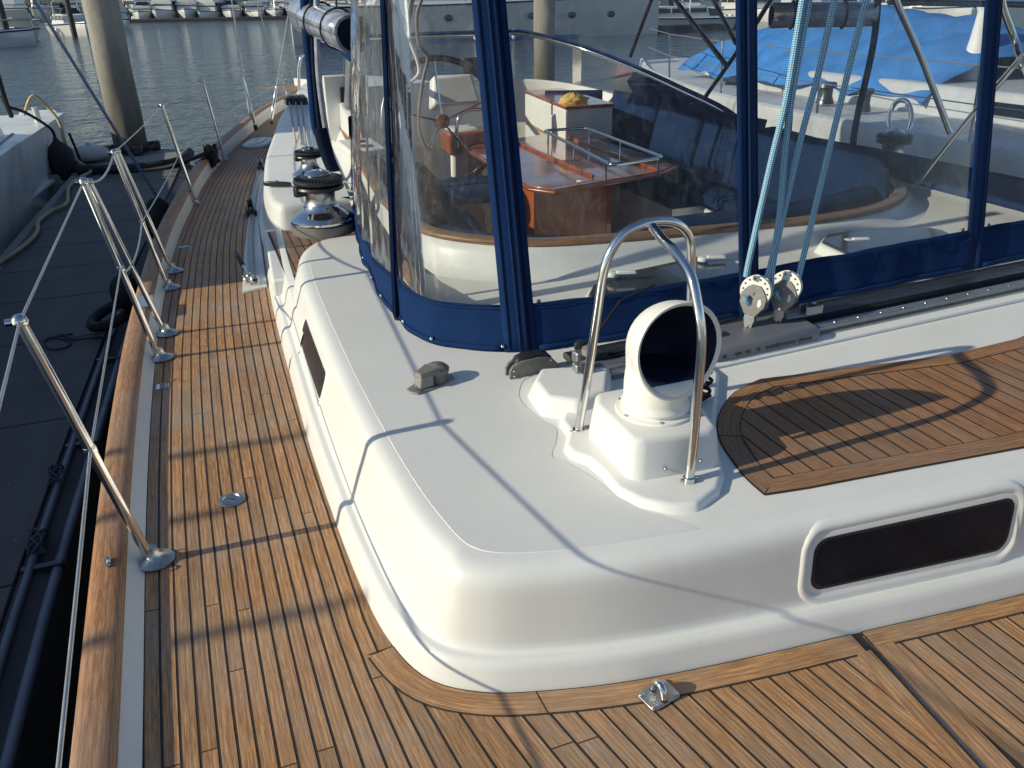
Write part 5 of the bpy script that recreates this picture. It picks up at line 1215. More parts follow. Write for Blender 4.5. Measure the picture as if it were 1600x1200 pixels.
# loose cords hanging inside
def cord(pix, Y, r, mat, lab): P = spline([py(x, y, Y) for x, y in pix], 6); mb = MB(); mb.tube(P, r, 8); tag(mb.build('hanging_cord', MAT[mat], None, smooth=80), lab, 'cord', 'cords hanging inside the enclosure')
cord([(650, -30), (638, 30), (634, 90), (630, 112)], 4.4, .016, 'black', 'thick dark cord hanging beside the port frame tube')
cord([(672, -30), (652, 20), (655, 70), (668, 90), (660, 130), (654, 190), (662, 225), (672, 235)], 4.8, .011, 'grey_pl', 'grey looped cord hanging in front of the wheel')
cord([(618, 40), (640, 65), (655, 110), (640, 130), (625, 140)], 3.9, .008, 'white_pl', 'pale cord curling by the joint of the frame tube')
# ================================================================== water, docks, neighbours
WZ = -1.2
def water():
    N = NT('water'); c = coords(N)
    N.b.inputs['Base Color'].default_value = (.065, .085, .095, 1); N.b.inputs['Roughness'].default_value = .07; N.b.inputs['IOR'].default_value = 1.33
    a = noise(N, coords(N, scale=(1.0, .8, 1)), .9, 3, .55, .6); b = noise(N, coords(N, scale=(1, .7, 1)), 3.4, 4, .6, .4); d = noise(N, c, .22, 3, .5)
    h = N.math('ADD', N.math('ADD', a, N.math('MULTIPLY', b, .42)), N.math('MULTIPLY', d, .5))
    N.bump(h, 1.0, .25); return N.m
mb = MB(); mb.add([(-600, -300, WZ), (900, -300, WZ), (900, 1200, WZ), (-600, 1200, WZ)], [(0, 1, 2, 3)]); tag(mb.build('water', water(), None), kind='structure')
def concrete(name, lo, hi):
    N = NT(name); c = coords(N); a = noise(N, c, 3, 6, .65); b = noise(N, c, 60, 3); s = noise(N, coords(N, scale=(1, .15, 1)), 5, 4)
    col = N.mix(.35, N.ramp(a, [(.3, lo), (.7, hi)]), N.ramp(s, [(.35, lo), (.65, hi)])); N.l(col, N.b.inputs['Base Color']); dr = noise(N, c, 23, 2, .5); N.l(N.mix(N.math('MULTIPLY', N.ramp(dr, [(.74, (0, 0, 0)), (.77, (1, 1, 1))]), .5), col, (.5, .5, .48)), N.b.inputs['Base Color']); N.bump(N.math('ADD', b, N.math('MULTIPLY', s, 2)), .45, .004); N.b.inputs['Roughness'].default_value = .75; return N.m
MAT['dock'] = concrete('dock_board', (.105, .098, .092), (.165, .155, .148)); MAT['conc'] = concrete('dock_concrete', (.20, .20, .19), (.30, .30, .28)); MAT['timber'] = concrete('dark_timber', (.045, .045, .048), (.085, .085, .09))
MAT['pipe'] = plain('blue_grey_pipe', (.19, .21, .25), .4, var=.15)
fd = thing('floating_dock', 'grey boarded finger dock lying in shade between the yacht and the white motorboat', 'dock')
def dxr(Y): return interp([(-2, -1.16), (2.9, -1.02), (3.9, -.97), (6.4, -.82), (9, -.60), (12.6, -.28), (13.5, -.24)], Y)
def dxl(Y): return interp([(-2, -2.3), (8.3, -1.87), (12, -1.66), (13.5, -1.58)], Y)
jy = [-2, 1.6, 3.2, 4.75, 6.1, 7.1, 8.0, 8.8, 9.6, 10.4, 11.2, 12.0, 12.75]
for a, b in zip(jy, jy[1:]):
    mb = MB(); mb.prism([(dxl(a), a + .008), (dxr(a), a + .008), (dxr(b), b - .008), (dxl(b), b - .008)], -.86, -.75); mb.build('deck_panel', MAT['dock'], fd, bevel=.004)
mb = MB(); ysd = [-2 + .5 * i for i in range(31)]
mb.grid([[V3((dxr(y) + .01, y, -.762)), V3((dxr(y) + .16, y, -.80)), V3((dxr(y) + .17, y, -1.25))] for y in ysd]); mb.build('wale', MAT['timber'], fd)
mb = MB(); mb.grid([[V3((dxl(y) - .02, y, -1.25)), V3((dxl(y) - .03, y, -.735)), V3((dxl(y) + .05, y, -.735)), V3((dxl(y) + .06, y, -.76))] for y in ysd[:30]]); mb.build('edge_board', MAT['conc'], fd)
for dx, dz, r in ((.045, -.755, .017), (.145, -.785, .022)):
    mb = MB(); mb.tube([V3((dxr(y) + dx, y, dz)) for y in ysd if y < (6.6 if dx < .1 else 12)], r, 10); mb.build('service_pipe', MAT['pipe'], fd)
for y in (2.2, 3.3, 4.4, 5.6): mb = MB(); mb.box((dxr(y) + .09, y, -.775), (.16, .03, .05)); mb.build('pipe_bracket', MAT['alu_dark'], fd, bevel=.004)
mb = MB(); mb.prism([(-2.05, 12.75), (-.22, 12.75), (-.14, 13.1), (-.14, 14.1), (-.5, 14.4), (-1.8, 14.4), (-2.05, 13.4)], -1.1, -.74); mb.build('end_block', MAT['conc'], fd, bevel=.02)
mb = MB(); mb.tube(spline([V3((-1.58, 12.72, -.70)), V3((-.9, 12.55, -.71)), V3((-.30, 12.75, -.70)), V3((-.12, 13.4, -.68))], 6), .075, 10); mb.build('rubber_bumper', MAT['rubber'], fd)
# knots on the pipe
for n_, (x, y) in enumerate(((60, 850), (88, 745))):
    c = pz(x, y, -.74); mb = MB(); pts = [c + V3((.035 * math.cos(k * 1.9), .07 * math.sin(k * 1.1) , .03 * math.sin(k * 2.3) + .02)) for k in range(26 if n_ == 0 else 14)]; mb.tube(spline(pts, 3), .007 if n_ == 0 else .005, 7)
    tag(mb.build('rope_knot', MAT['rope_grey'], None, smooth=80), ('large tangled grey knot tied round the pipe of the dock edge', 'small grey lashing on the dock pipe above the big knot')[n_], 'rope', 'knots tied along the dock edge')
mb = MB(); mb.tube(spline([pz(x, y, -.742) for x, y in ((175, 527), (150, 527), (112, 530), (100, 522), (88, 527), (110, 533), (104, 542), (82, 546), (70, 540), (72, 530), (92, 525), (114, 521))], 5), .007, 7); tag(mb.build('dock_cord', MAT['rope_grey'], None, smooth=80), 'thin grey cord with a loop lying on the dock boards', 'cord')
# black fender hoop and ball between yacht and dock
c = pz(178, 490, -.62); mb = MB(); mb.tube([c + V3((.155 * math.cos(a), .20 * math.sin(a), .05 * math.cos(a))) for a in [2 * math.pi * k / 28 for k in range(28)]], .038, 12, closed=True); tag(mb.build('fender_ring', MAT['rubber'], None, smooth=80), 'black rubber ring fender lying on the dock edge against the yacht', 'fender')
c = pz(196, 456, -.42); mb = MB(); mb.ball(c, .10, 12, (1, 1, 1.3)); tag(mb.build('fender', MAT['rubber'], None, smooth=80), 'round black fender hanging just above the ring fender', 'fender', 'black fenders between yacht and dock')
c = pz(250, 345, -.35); mb = MB(); mb.ball(c, .13, 12, (1, 1, 1.6)); tag(mb.build('fender', MAT['rubber'], None, smooth=80), 'long black fender hanging beside the gate posts, far from the ring', 'fender', 'black fenders between yacht and dock')
# black mooring line and its chafe bundle at the rail
c = pz(322, 240, .16); mb = MB(); rs5 = random.Random(4)
mb.tube(spline([pz(150, 262, -.66), pz(200, 268, -.66), pz(252, 262, -.60), pz(275, 256, -.3), c, pz(334, 231, .13)], 5), .019, 8)
mb.tube(spline([c + V3((rs5.uniform(-.1, .1), rs5.uniform(-.16, .16), rs5.uniform(-.16, .10))) for _ in range(22)], 3), .018, 7)
tag(mb.build('mooring_line', MAT['rope_black'], None, smooth=80), 'thick black mooring line from the dock end to a tangled bundle on the cap rail', 'rope')
mb = MB(); a = pz(254, 322, -.70); b = py(54, 0, 9.3); mb.tube([a, b + (b - a) * 1.2], .016, 8); mb.build
tag(mb.build('stay_line', plain('blue_line', (.22, .28, .40), .6), None, smooth=80), 'long taut blue grey line slanting up to the left from the dock edge', 'rope')
a = pz(250, 325, -.66); mb = MB(); mb.tube(spline([a + V3((.06 * math.cos(k * 2.2), .09 * math.sin(k * 1.7), .03 * math.sin(k))) for k in range(14)], 3), .022, 7); tag(mb.build('rope_pile', MAT['rope_black'], None, smooth=80), 'small black rope pile at the foot of the slanting blue line', 'rope')
# white dome cap on the dock end
c = pz(143, 250, -.72); mb = MB(); mb.lathe([(0, 0), (.16, .0), (.25, .03), (.28, .09), (.25, .15), (.15, .20), (.03, .22), (.028, .25), (.0, .255)], c, 32); tag(mb.build('dome_float', plain('float_white', (.50, .50, .48), .5), None, smooth=60), 'pale dome shaped float lying on the dock end beside the concrete pile', 'float')
# ---- piles
def pile_mat():
    N = NT('pile_concrete'); c = coords(N); t = N.n('TexCoord'); s = N.n('SeparateXYZ'); N.l(t.outputs['Object'], s.inputs[0])
    a = noise(N, coords(N, scale=(1, 1, .25)), 3.5, 6, .7); b = noise(N, c, 18, 5, .7)
    base = N.ramp(a, [(.25, (.20, .188, .16)), (.75, (.37, .35, .30))])
    lv = N.math('ADD', s.outputs[2], N.math('MULTIPLY', a, 1.1))
    m_ = N.ramp(N.math('MULTIPLY', N.math('ADD', lv, 1.2), .30), [(.30, (1, 1, 1)), (.85, (0, 0, 0))])
    base = N.mix(N.math('MULTIPLY', m_, .85), base, (.075, .062, .036))
    base = N.mix(N.math('MULTIPLY', N.ramp(b, [(.5, (0, 0, 0)), (.7, (1, 1, 1))]), .3), base, (.12, .11, .09))
    N.l(base, N.b.inputs['Base Color']); N.bump(b, .5, .012); N.b.inputs['Roughness'].default_value = .85; return N.m
MAT['pile'] = pile_mat()
def pile(x, y, r, h, lab, grp='round concrete piles of the docks', n=28):
    mb = MB(); rows = []
    for j in range(30):
        z = -2 + (h + 2) * j / 29; rows.append([V3((x + (r + .006 * math.sin(5 * a + j)) * math.cos(a), y + (r + .006 * math.cos(4 * a - j)) * math.sin(a), z)) for a in [2 * math.pi * k / n for k in range(n)]])
    mb.grid(rows, close=True); mb.add(rows[-1], [tuple(range(n))])
    return tag(mb.build('concrete_pile', MAT['pile'], None, smooth=60), lab, 'pile', grp)
c = pz(206, 243, -.75); pile(c.x, c.y + .24, .245, 4.6, 'large weathered concrete pile standing at the end of the finger dock')
ph = thing('pile_hoop', 'dark steel hoop and rollers round the foot of the big concrete pile', 'pile guide')
mb = MB(); mb.tube([V3((c.x + .34 * math.cos(a), c.y + .24 + .34 * math.sin(a), -.66)) for a in [2 * math.pi * k / 24 for k in range(24)]], .035, 8, closed=True); mb.build('hoop', MAT['rubber'], ph)
for a in (0.2, 1.8, 3.4, 5.0): mb = MB(); mb.box((c.x + .36 * math.cos(a), c.y + .24 + .36 * math.sin(a), -.66), (.14, .14, .14)); mb.build('roller', MAT['alu_dark'], ph, bevel=.02)
pile(9.32, 22.0, .29, 4.0, 'pale concrete pile seen through the windshield beside the white yacht hull')
# ---- white motorboat along the other side of the dock
lb = thing('motorboat', 'white motorboat moored beyond the finger dock with a black fender at its corner', 'motorboat')
MAT['lbw'] = plain('old_gelcoat', (.80, .80, .78), .35, var=.08, nsc=2, coat=.2, dirt=(.40, .38, .34))
tip = pz(110, 170, -.12)
mb = MB(); secs = []
for i in range(15):
    y = lerp(-3, 14.4, i / 14); zt = lerp(.05, -.12, i / 14); e = sm((y - 12.6) / 2.0); xr = lerp(-2.02, -1.80, sm((y - 9) / 6))
    secs.append([V3((xr - .32 + .0 * e, y, WZ - .3)), V3((xr - .16, y, WZ + .15)), V3((xr - .07, y, lerp(WZ, zt, .5))), V3((xr, y, zt - .05)), V3((xr + .01, y, zt)), V3((xr - .12, y, zt + .01)), V3((-6.0, y, zt + .02))])
mb.grid(secs); mb.add(secs[-1] + [V3((-6.0, 14.4, WZ - .3))], [tuple(range(8))]); mb.build('hull', MAT['lbw'], lb, smooth=30)
mb = MB(); mb.prism([(-1.86, 14.38), (-2.4, 14.38), (-2.45, 14.9), (-1.95, 14.75)], -.17, -.10); mb.build('deck_corner', MAT['lbw'], lb, bevel=.02)
# cabin and upper works
mb = MB(); mb.prism([(-2.22, 4.4), (-2.22, 10.6), (-5.7, 10.6), (-5.7, 4.4)], .0, 1.46, top=[(-2.35, 4.6), (-2.4, 10.2), (-5.5, 10.2), (-5.5, 4.6)]); mb.build('cabin', MAT['lbw'], lb, bevel=.05, seg=3)
mb = MB(); mb.prism([(-2.7, 7.9), (-2.7, 10.0), (-5.3, 10.0), (-5.3, 7.9)], 1.46, 2.6); mb.build('flybridge', MAT['lbw'], lb, bevel=.06, seg=3)
for y0 in (4.9, 6.3, 7.7, 9.0): mb = MB(); mb.box((-2.27, y0 + .5, .85), (.05, 1.0, .42)); mb.build('cabin_window', MAT['glass_dark'], lb, bevel=.02)
cab2 = MB(); q = [pz(46, 193, .02), pz(58, 214, -.12)]
cab2.prism([(-2.13, 10.6), (-2.13, 12.2), (-3.6, 12.2), (-3.6, 10.6)], -.6, .10, top=[(-2.2, 10.6), (-2.24, 11.95), (-3.5, 11.95), (-3.5, 10.6)]); cab2.build('aft_house', MAT['lbw'], lb, bevel=.02)
mb = MB()
for k in range(16): mb.box((-2.12 - .0, 10.72 + .085 * k, -.20), (.03, .045, .26), None)
q = mb.build('slatted_grille', plain('grille_grey', (.33, .33, .33), .5), lb); q['kind'] = 'stuff'
mb = MB(); P4 = [pz(30, 322, -.80), pz(92, 283, -.80), pz(88, 276, -.80), pz(40, 300, -.8)]; 
a, b = pz(30, 326, -.82), pz(92, 278, -.82); n_ = V3((-.40, .1, 0)); mb.prism([(a.x, a.y), (b.x, b.y), (b.x + n_.x, b.y + n_.y), (a.x + n_.x, a.y + n_.y)], -.84, -.79); mb.build('side_step', MAT['lbw'], lb, bevel=.012)
mb = MB(); p0 = py(62, 198, 13.2); mb.lathe([(.0, -.1), (.045, -.1), (.04, .06), (.05, .10), (.0, .11)], (p0.x, p0.y, .0), 14); mb.build('deck_post', MAT['lbw'], lb)
# its fender, hose and lines
ft_ = py(86, 216, 12.9); fbm = py(110, 290, 12.9); fe = thing('fender', 'big black cylinder fender hanging at the corner of the white motorboat', 'fender')
ax_ = (fbm - ft_); R = ax_.to_track_quat('Z', 'Y').to_matrix(); L = ax_.length
mb = MB(); mb.lathe([(.0, 0), (.03, 0), (.04, .05 * L), (.10, .14 * L), (.165, .26 * L), (.175, .5 * L), (.165, .82 * L), (.11, .95 * L), (0, L)], ft_, 24, R); mb.build('body', MAT['rubber'], fe, smooth=60)
mb = MB(); mb.tube(spline([ft_, py(78, 200, 12.9), py(40, 176, 12.6), py(12, 166, 12.4), py(2, 150, 12.3)], 5), .020, 8); mb.tube([py(108, 208, 13.1), py(133, 268, 13.0)], .018, 8); mb.tube(spline([py(18, 182, 12.4), py(10, 162, 12.3), py(0, 130, 12.2), py(-8, 100, 12.2)], 4), .03, 8); mb.build('lanyard', MAT['rope_black'], fe)
MAT['hose'] = plain('yellow_hose', (.42, .34, .16), .5, var=.15)
mb = MB(); hp = [py(38, 180, 13.2), py(46, 156, 13.2), py(55, 150, 13.2), py(72, 165, 13.2), py(92, 190, 13.1), py(101, 220, 13.0), py(112, 243, 12.9), py(133, 260, 12.8), pz(142, 268, -.70), pz(128, 276, -.71), pz(108, 292, -.71), pz(104, 318, -.71), pz(80, 330, -.71), pz(60, 346, -.71), pz(58, 362, -.71), pz(40, 382, -.71), pz(0, 410, -.71), pz(-60, 445, -.71)]
mb.tube(spline(hp, 6), .022, 10); tag(mb.build('water_hose', MAT['hose'], None, smooth=80), 'yellow water hose arching over the motorboat deck and trailing along the dock edge', 'hose')
# ---- neighbouring sailing yacht to starboard
MAT['nbw'] = plain('neighbour_gelcoat_shaded', (.50, .51, .52), .4, var=.12, nsc=3, dirt=(.30, .29, .27))  # white gelcoat drawn grey: the shade on the hull is in the colour
nb = thing('sailing_yacht', 'white sailing yacht moored to starboard, seen through the clear panels under a blue tarp', 'sailboat')
NH = [(-3, 6.9), (0, 6.1), (3, 5.82), (6, 5.78), (9, 6.05), (12, 6.9), (14.5, 8.1)]; nx = lambda y: interp(NH, y)
yn = [-3 + .5 * i for i in range(36)]
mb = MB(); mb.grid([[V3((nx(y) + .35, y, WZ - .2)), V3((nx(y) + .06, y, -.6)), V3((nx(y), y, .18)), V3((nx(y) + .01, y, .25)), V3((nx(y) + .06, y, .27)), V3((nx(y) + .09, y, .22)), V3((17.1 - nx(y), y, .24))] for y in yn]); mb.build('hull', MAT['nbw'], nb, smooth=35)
mb = MB(); mb.grid([[V3((nx(y) + .02, y, -.52)), V3((nx(y) - .012, y, -.50)), V3((nx(y) - .012, y, -.40)), V3((nx(y) + .02, y, -.38))] for y in yn]); mb.build('rubbing_strake', MAT['timber'], nb)
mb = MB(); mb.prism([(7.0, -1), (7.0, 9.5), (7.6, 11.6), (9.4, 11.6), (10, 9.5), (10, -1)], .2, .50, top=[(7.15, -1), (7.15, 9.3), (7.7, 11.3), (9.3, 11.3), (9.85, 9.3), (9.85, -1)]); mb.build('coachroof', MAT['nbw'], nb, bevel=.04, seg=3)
for y0 in (1.0, 3.2, 5.4): mb = MB(); mb.box((7.05, y0, .36), (.04, 1.0, .12)); mb.build('cabin_window', MAT['glass_dark'], nb, bevel=.02)
for k, y in enumerate((1.5, 3.3, 5.0, 6.9, 8.9, 11.0)):
    mb = MB(); mb.tube([V3((nx(y) + .10, y, .22)), V3((nx(y) + .05, y, .85))], .013, 8); mb.build('stanchion', MAT['steel'], nb)
for zz in (.55, .84):
    mb = MB(); mb.tube([V3((nx(y) + .075, y, zz)) for y in [1.5, 3.3, 5.0, 6.9, 8.9, 11, 13]], .006, 6); mb.build('lifeline', MAT['wire'], nb)
mb = MB(); mb.tube(spline([px(1403, 232, 5.9), px(1388, 190, 5.95), px(1400, 160, 6.0), px(1418, 160, 6.0), px(1424, 190, 6.0), px(1412, 220, 5.95)], 6), .022, 10); mb.build('bow_hoop', MAT['steel'], nb)
for x, y, r in ((6.5, 6.9, .08), (6.6, 7.6, .1), (6.6, 4.6, .09)): mb = MB(); mb.lathe([(0, 0), (r, 0), (r * .7, .08), (r * .7, .16), (r * 1.1, .17), (r, .22), (0, .23)], (x, y, .25), 20); mb.build('deck_winch', MAT['alu_dark'], nb)
mb = MB(); mb.tube([V3((8.5, 6.2, .4)), V3((8.5, 6.2, 12))], .10, 16); mb.build('mast', MAT['alu'], nb)
for a, b, r in (((1458, 95), (1475, 48), .07), ((1476, 92), (1492, 50), .07)):
    mb = MB(); mb.tube([px(*a, 8.2), px(*b, 8.2)], r, 12); mb.build('roller_drum', MAT['white_pl'], nb)
mb = MB(); mb.lathe([(.16, 0), (.09, .5), (.07, .75), (.09, .8), (0, .82)], V3((7.9, 6.9, .40)), 20); mb.build('vent_tube', MAT['white_pl'], nb)
# blue tarp tent on it
mb = MB(); rows = []
rs6 = random.Random(12); ph_ = [rs6.uniform(0, 6) for _ in range(8)]
for j in range(81):
    v = j / 80; y = lerp(6.6, 11.3, v); row = []
    for i in range(37):
        u = i / 36; hh = .86 * (1 - abs(2 * u - 1) ** 1.5) * (1 - .45 * abs(2 * v - 1) ** 2.4); w = 1 - .12 * v
        fold = .07 * abs(math.sin(7 * v + 5 * u + ph_[0])) * math.sin(3 * u * math.pi) + .055 * (abs(math.sin(13 * v + 4 * math.sin(5 * u))) - .5) * (1 - .5 * hh) + .02 * math.sin(41 * v + 9 * u)
        row.append(V3((lerp(6.95, 10.0, u) * 1 + .10 * math.sin(7 * v) + .06 * math.sin(23 * v + 4 * u), y + .05 * math.sin(12 * u), .34 + hh + fold)))
    rows.append(row)
mb.grid(rows); tag(mb.build('blue_tarp', MAT['tarp'], None, smooth=80, solid=.006), 'creased bright blue tarp tented over the coachroof of the neighbouring yacht', 'tarp')
mb = MB(); rows = []
for j in range(21):
    v = j / 20; rows.append([V3((lerp(7.2, 11.0, i / 20), lerp(1.5, 6.0, v), 1.62 - .38 * abs(2 * i / 20 - 1) ** 1.5 + .04 * math.sin(14 * v + 6 * i / 20))) for i in range(21)])
mb.grid(rows); tag(mb.build('blue_awning', MAT['tarp'], None, smooth=80, solid=.006), 'blue awning stretched above the aft deck of the neighbouring yacht', 'awning')
# ---- far boats
HW = [plain('hull_white', (.62, .62, .60), .3, var=.06, nsc=.5, coat=.3), plain('hull_cream', (.52, .48, .40), .4, var=.06, nsc=.5), plain('hull_blue', (.03, .09, .25), .3), plain('hull_grey', (.36, .37, .38), .4)]
WN = plain('far_window', (.02, .026, .035), .1); CV = [MAT['navy'], plain('canvas_tan', (.36, .28, .18), .8), plain('canvas_green', (.04, .10, .07), .8), plain('canvas_sky', (.10, .25, .48), .8)]
ORD = ['first', 'second', 'third', 'fourth', 'fifth', 'sixth', 'seventh', 'eighth', 'ninth', 'tenth', 'eleventh', 'twelfth', 'thirteenth', 'fourteenth', 'fifteenth', 'sixteenth']
def boat(name, x, y, L, B, fb, rot, style, hm, cv, lab, cat, grp):
    t = thing(name, lab, cat, grp); Rb = Matrix.Rotation(rot, 3, 'Z'); O = V3((x, y, WZ))
    def T(p): return O + Rb @ V3(p)
    mb = MB(); rows = []
    for i in range(13):
        u = i / 12; xx = -L / 2 + L * u; w = B / 2 * (1 - max(0, (u - .35) / .65) ** 2.4) * (.92 + .08 * min(1, u * 4)); zs = fb * (1 + .38 * max(0, u - .3) ** 1.5)
        rows.append([T((xx - (.0 if u < 1 else 0), s_ * w * k, z)) for s_, k, z in ((-1, .0, -.4), (-1, .72, -.1), (-1, .90, zs * .5), (-1, 1, zs), (-1, .9, zs + .03), (1, .9, zs + .03), (1, 1, zs), (1, .90, zs * .5), (1, .72, -.1), (1, 0, -.4))])
    mb.grid(rows); mb.add(rows[0], [tuple(range(10))]); mb.build('hull', hm, t, smooth=40)
    mb = MB()
    for s_ in (-1, 1): mb.grid([[r[3 if s_ < 0 else 6] + Rb @ V3((0, s_ * .02, -.10)), r[3 if s_ < 0 else 6] + Rb @ V3((0, s_ * .03, -.02))] for r in rows])
    mb.build('rub_rail', CV[0], t); 
    def bb(nm, c, sz, mat, tp=.85, bev=.05): q = MB(); q.box(T(c), sz, Rb, tp); return q.build(nm, mat, t, bevel=bev)
    if style in ('cruiser', 'fly', 'express'):
        h = {'cruiser': 1.3, 'fly': 1.5, 'express': .8}[style]; cl_ = L * .5
        bb('cabin', (-L * .05, 0, fb + h / 2), (cl_, B * .74, h), hm); bb('window', (-L * .05, 0, fb + h * .62), (cl_ * .97, B * .76, h * .34), WN, .97, .02)
        for k in range(4): bb('window_post', (-L * .05 + cl_ * (.47 - .30 * k), 0, fb + h * .62), (.10, B * .765, h * .35), hm, .97, .0)
        if style == 'fly': bb('flybridge', (-L * .08, 0, fb + h + .35), (cl_ * .7, B * .66, .6), hm); bb('bimini', (-L * .10, 0, fb + h + 1.75), (cl_ * .5, B * .62, .12), cv, .9); [bb('bimini_post', (-L * .10 + a * cl_ * .22, b * B * .28, fb + h + 1.1), (.05, .05, 1.3), MAT['steel'], 1, 0) for a in (-1, 1) for b in (-1, 1)]
        if style == 'cruiser': bb('canvas', (-L * .36, 0, fb + h * .75), (L * .22, B * .74, h * .6), cv, .9)
        if style == 'express': bb('windscreen', (L * .02, 0, fb + h + .22), (.5, B * .62, .5), WN, .6); q = MB(); q.tube([T((-L * .12, s_ * B * .36, fb + .3 + 1.5 * e)) for s_, e in ((-1, 0), (-1, .9), (-.8, 1), (.8, 1), (1, .9), (1, 0))], .06, 6); q.build('radar_arch', hm, t)
    else:
        bb('cabin', (0, 0, fb + .28), (L * .42, B * .56, .5), hm); bb('window', (0, 0, fb + .3), (L * .36, B * .575, .16), WN, 1, .0)
        q = MB(); q.tube([T((L * .08, 0, fb)), T((L * .08, 0, fb + L * 1.15))], .09, 8); q.build('mast', MAT['alu'], t)
        bb('sail_cover', (-L * .14, 0, fb + 1.7), (L * .40, .26, .30), cv, .8, .1); bb('boom', (-L * .14, 0, fb + 1.5), (L * .44, .12, .12), MAT['alu'], 1, 0)
        q = MB(); q.tube([T((L * .49, 0, fb * 1.3)), T((L * .08, 0, fb + L * 1.15))], .025, 5); q.tube([T((-L * .49, 0, fb)), T((L * .08, 0, fb + L * 1.15))], .025, 5); q.build('stay', MAT['wire'], t)
    q = MB(); pr = []
    for i in range(7, 13): pr.append(rows[i][3] + V3((0, 0, .6)))
    q.tube(pr, .03, 5); pr2 = [rows[i][6] + V3((0, 0, .6)) for i in range(7, 13)]; q.tube(pr2, .03, 5)
    q.build('bow_rail', MAT['steel'], t)
    for k in (-1, 1): q = MB(); q.ball(T((L * .05 * k, -B * .5 * .98, .35)), .16, 6, (1, 1, 2)); q.build('side_fender', MAT['white_pl'], t)
    return t
rb_ = random.Random(21)
stl = ['express', 'fly', 'cruiser', 'fly', 'express', 'cruiser', 'sail', 'fly', 'express', 'cruiser', 'fly', 'cruiser', 'sail', 'fly', 'cruiser', 'express']
kind = {'express': 'low white express boat with a radar arch', 'fly': 'tall white motor yacht with a flybridge', 'cruiser': 'white cabin cruiser with a canvas back', 'sail': 'white sailboat with covered boom'}
X_ = -3.6; i = 0
while X_ < 19 and i < 10:
    s_ = stl[i]; B = rb_.uniform(3.0, 3.7); L = rb_.uniform(8.5, 11)
    boat('moored_boat', X_, 130.5 + L * .0, L, B, rb_.uniform(.9, 1.25), rad(-90 + rb_.uniform(-22, 10)), s_, HW[0], CV[rb_.randrange(4)], kind[s_] + ', ' + ORD[i] + ' from left along the far dock', 'boat', 'boats along the far dock'); X_ += min(B, 3.0) * .95; i += 1
fdk = MB(); fdk.prism([(-6.5, 123.0), (17.0, 119.0), (17.2, 120.6), (-6.3, 124.6)], -1.5, -.78); tag(fdk.build('floating_dock', MAT['timber'], None, bevel=.05), 'long dark floating dock in front of the far row of white boats', 'dock')
for k, (x, y, L, B, rt, st_, hm_, cv_, lab) in enumerate((
    (-13.6, 64, 10, 3.6, 8, 'cruiser', 0, 0, 'white cruiser at the left edge, left of the boat with blue canvas'),
    (-10.8, 73, 7, 2.9, -84, 'cruiser', 1, 0, 'small cream boat with a dark blue windscreen cover, left of the taut line'),
    (-8.2, 84, 7.5, 2.8, -70, 'express', 0, 1, 'white boat with tan tent cover between two dark piles'),
    (-7.0, 86, 5, 1.7, 20, 'express', 2, 3, 'small blue dinghy hulled boat lying low by the far piles'),
    (-5.6, 96, 8, 3.0, -75, 'fly', 0, 3, 'white boat with pale canopy just left of the big concrete pile'),
    (-22, 95, 11, 3.8, -80, 'sail', 0, 0, 'white sailboat standing behind the cruiser at the left edge'),
    (-16, 105, 11, 3.8, -95, 'fly', 0, 1, 'white flybridge yacht in the back row at the left'))):
    boat('moored_boat', x, y, L, B, .85 if k != 3 else .45, rad(rt), st_, HW[hm_], CV[cv_], lab, 'boat', 'boats in the left part of the marina')
for k, (x, y) in enumerate(((-10.4, 66), (-7.6, 78), (-6.5, 88), (-5.9, 92), (-14.4, 62.5))):
    mb = MB(); mb.lathe([(.22, -2), (.21, 2.4), (.24, 2.42), (.02, 2.75), (0, 2.75)], (x, y, -.5), 14); tag(mb.build('timber_pile', MAT['timber'], None), ('dark pile beside the blue canvas boat', 'dark pile right of the tan tent cover', 'dark pile behind the blue dinghy', 'dark pile nearest the big concrete pile on its left', 'dark pile at the left edge by the white cruiser')[k], 'pile', 'dark timber piles with white caps')
# second row and the boats seen through the enclosure on the right
X_ = 22
rr8 = [('fly', 33.0, 66), ('cruiser', 37.5, 72), ('express', 41.5, 70), ('fly', 45.5, 74), ('cruiser', 50, 70), ('sail', 54, 76), ('fly', 58, 72), ('express', 62, 66), ('cruiser', 60, 56)]
for i, (s_, x, y) in enumerate(rr8):
    boat('moored_boat', x, y, rb_.uniform(9, 12), rb_.uniform(3.4, 4.0), 1.0, rad(-100 + rb_.uniform(-25, 25)), s_, HW[0], CV[i % 4], kind[s_] + ', ' + ORD[i] + ' from left beyond the windshield', 'boat', 'boats seen through the starboard clear panel')
boat('moored_boat', 33.2, 55.6, 9.5, 2.9, .85, rad(176), 'express', HW[0], CV[0], 'low white boat moored behind the dark float right of the big yacht bow', 'boat', 'boats seen through the starboard clear panel')
fl_ = MB(); fl_.prism([(27.5, 53.0), (40.0, 54.5), (40, 56.0), (27.5, 54.5)], -1.5, -.75); tag(fl_.build('floating_dock', MAT['timber'], None, bevel=.05), 'dark low float in the water seen through the enclosure beside the steel tubes', 'dock')
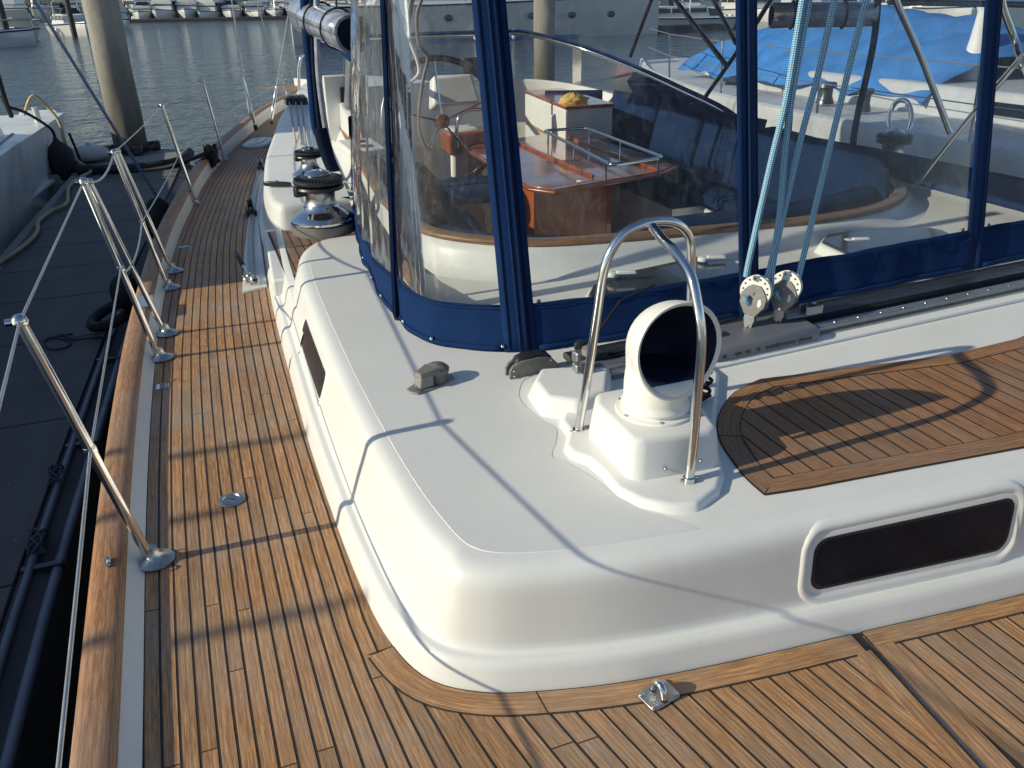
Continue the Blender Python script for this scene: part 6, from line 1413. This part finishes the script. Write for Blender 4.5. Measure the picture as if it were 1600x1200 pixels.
my = boat('motor_yacht', 18.5, 53.5, 24, 5.6, 2.1, rad(-6), 'fly', HW[0], CV[0], 'large white motor yacht hull seen through the enclosure behind the pale pile', 'motor yacht', None)
Rm_ = Matrix.Rotation(rad(-6), 3, 'Z')
for k in range(7):
    q = MB(); q.ball(V3((18.5, 53.5, WZ)) + Rm_ @ V3((-8 + 2.6 * k, -2.62, 1.35)), .20, 6, (1.5, .3, 1)); q.build('porthole', WN, my)
q = MB(); q.box(V3((18.5, 53.5, WZ)) + Rm_ @ V3((-3, -2.70, .12)), (17, .12, .24), Rm_, 1); q.build('boot_stripe', HW[2], my)
for i in range(16):
    s_ = stl[(i * 5 + 2) % 16]; x = -26 + i * 4.3; boat('moored_boat', x, 146 + rb_.uniform(-3, 3), 12, 4.0, 1.5, rad(-90 + rb_.uniform(-15, 15)), s_, HW[0], CV[i % 4], kind[s_] + ', ' + ORD[i] + ' from left in the rear row', 'boat', 'boats in the row behind the far dock')
# masts of the yachts berthed farther in, and the dark hillside behind
for i in range(14):
    x = -30 + i * 5.1 + rb_.uniform(-1.5, 1.5); boat('moored_boat', x, 162 + rb_.uniform(-3, 3), 11, 3.6, 1.6, rad(-90 + rb_.uniform(-10, 10)), 'sail', HW[(0, 0, 1)[i % 3]], CV[(i * 3) % 4], 'white sailboat with covered boom, ' + ORD[i] + ' from left in the last row', 'boat', 'sailboats in the last row')
# poles added out of view to cast shade bands on the side deck
for y_, z_ in ((1.68, 2.86), (2.22, 2.72), (2.62, 2.86)):
    mb = MB(); mb.tube([V3((-5.9, y_ + .16, .0)), V3((-5.9, y_ + .16, z_))], .022, 10); mb.build('shade_pole', MAT['steel'], lb)
# shore
sh = MB(); rows = []
for i in range(80):
    x = -420 + i * 14; rows.append([V3((x, 230 + 10 * math.sin(i * .7), -1.3)), V3((x, 236, 1.0)), V3((x, 262, 4 + 2.5 * math.sin(i * .9) + 1.5 * math.sin(i * 2.3))), V3((x, 330, 11 + 4 * math.sin(i * .35))), V3((x, 420, 13))])
sh.grid(rows); tag(sh.build('far_shore', plain('shore_green', (.05, .07, .035), .9, var=.4, nsc=.08), None), kind='structure')
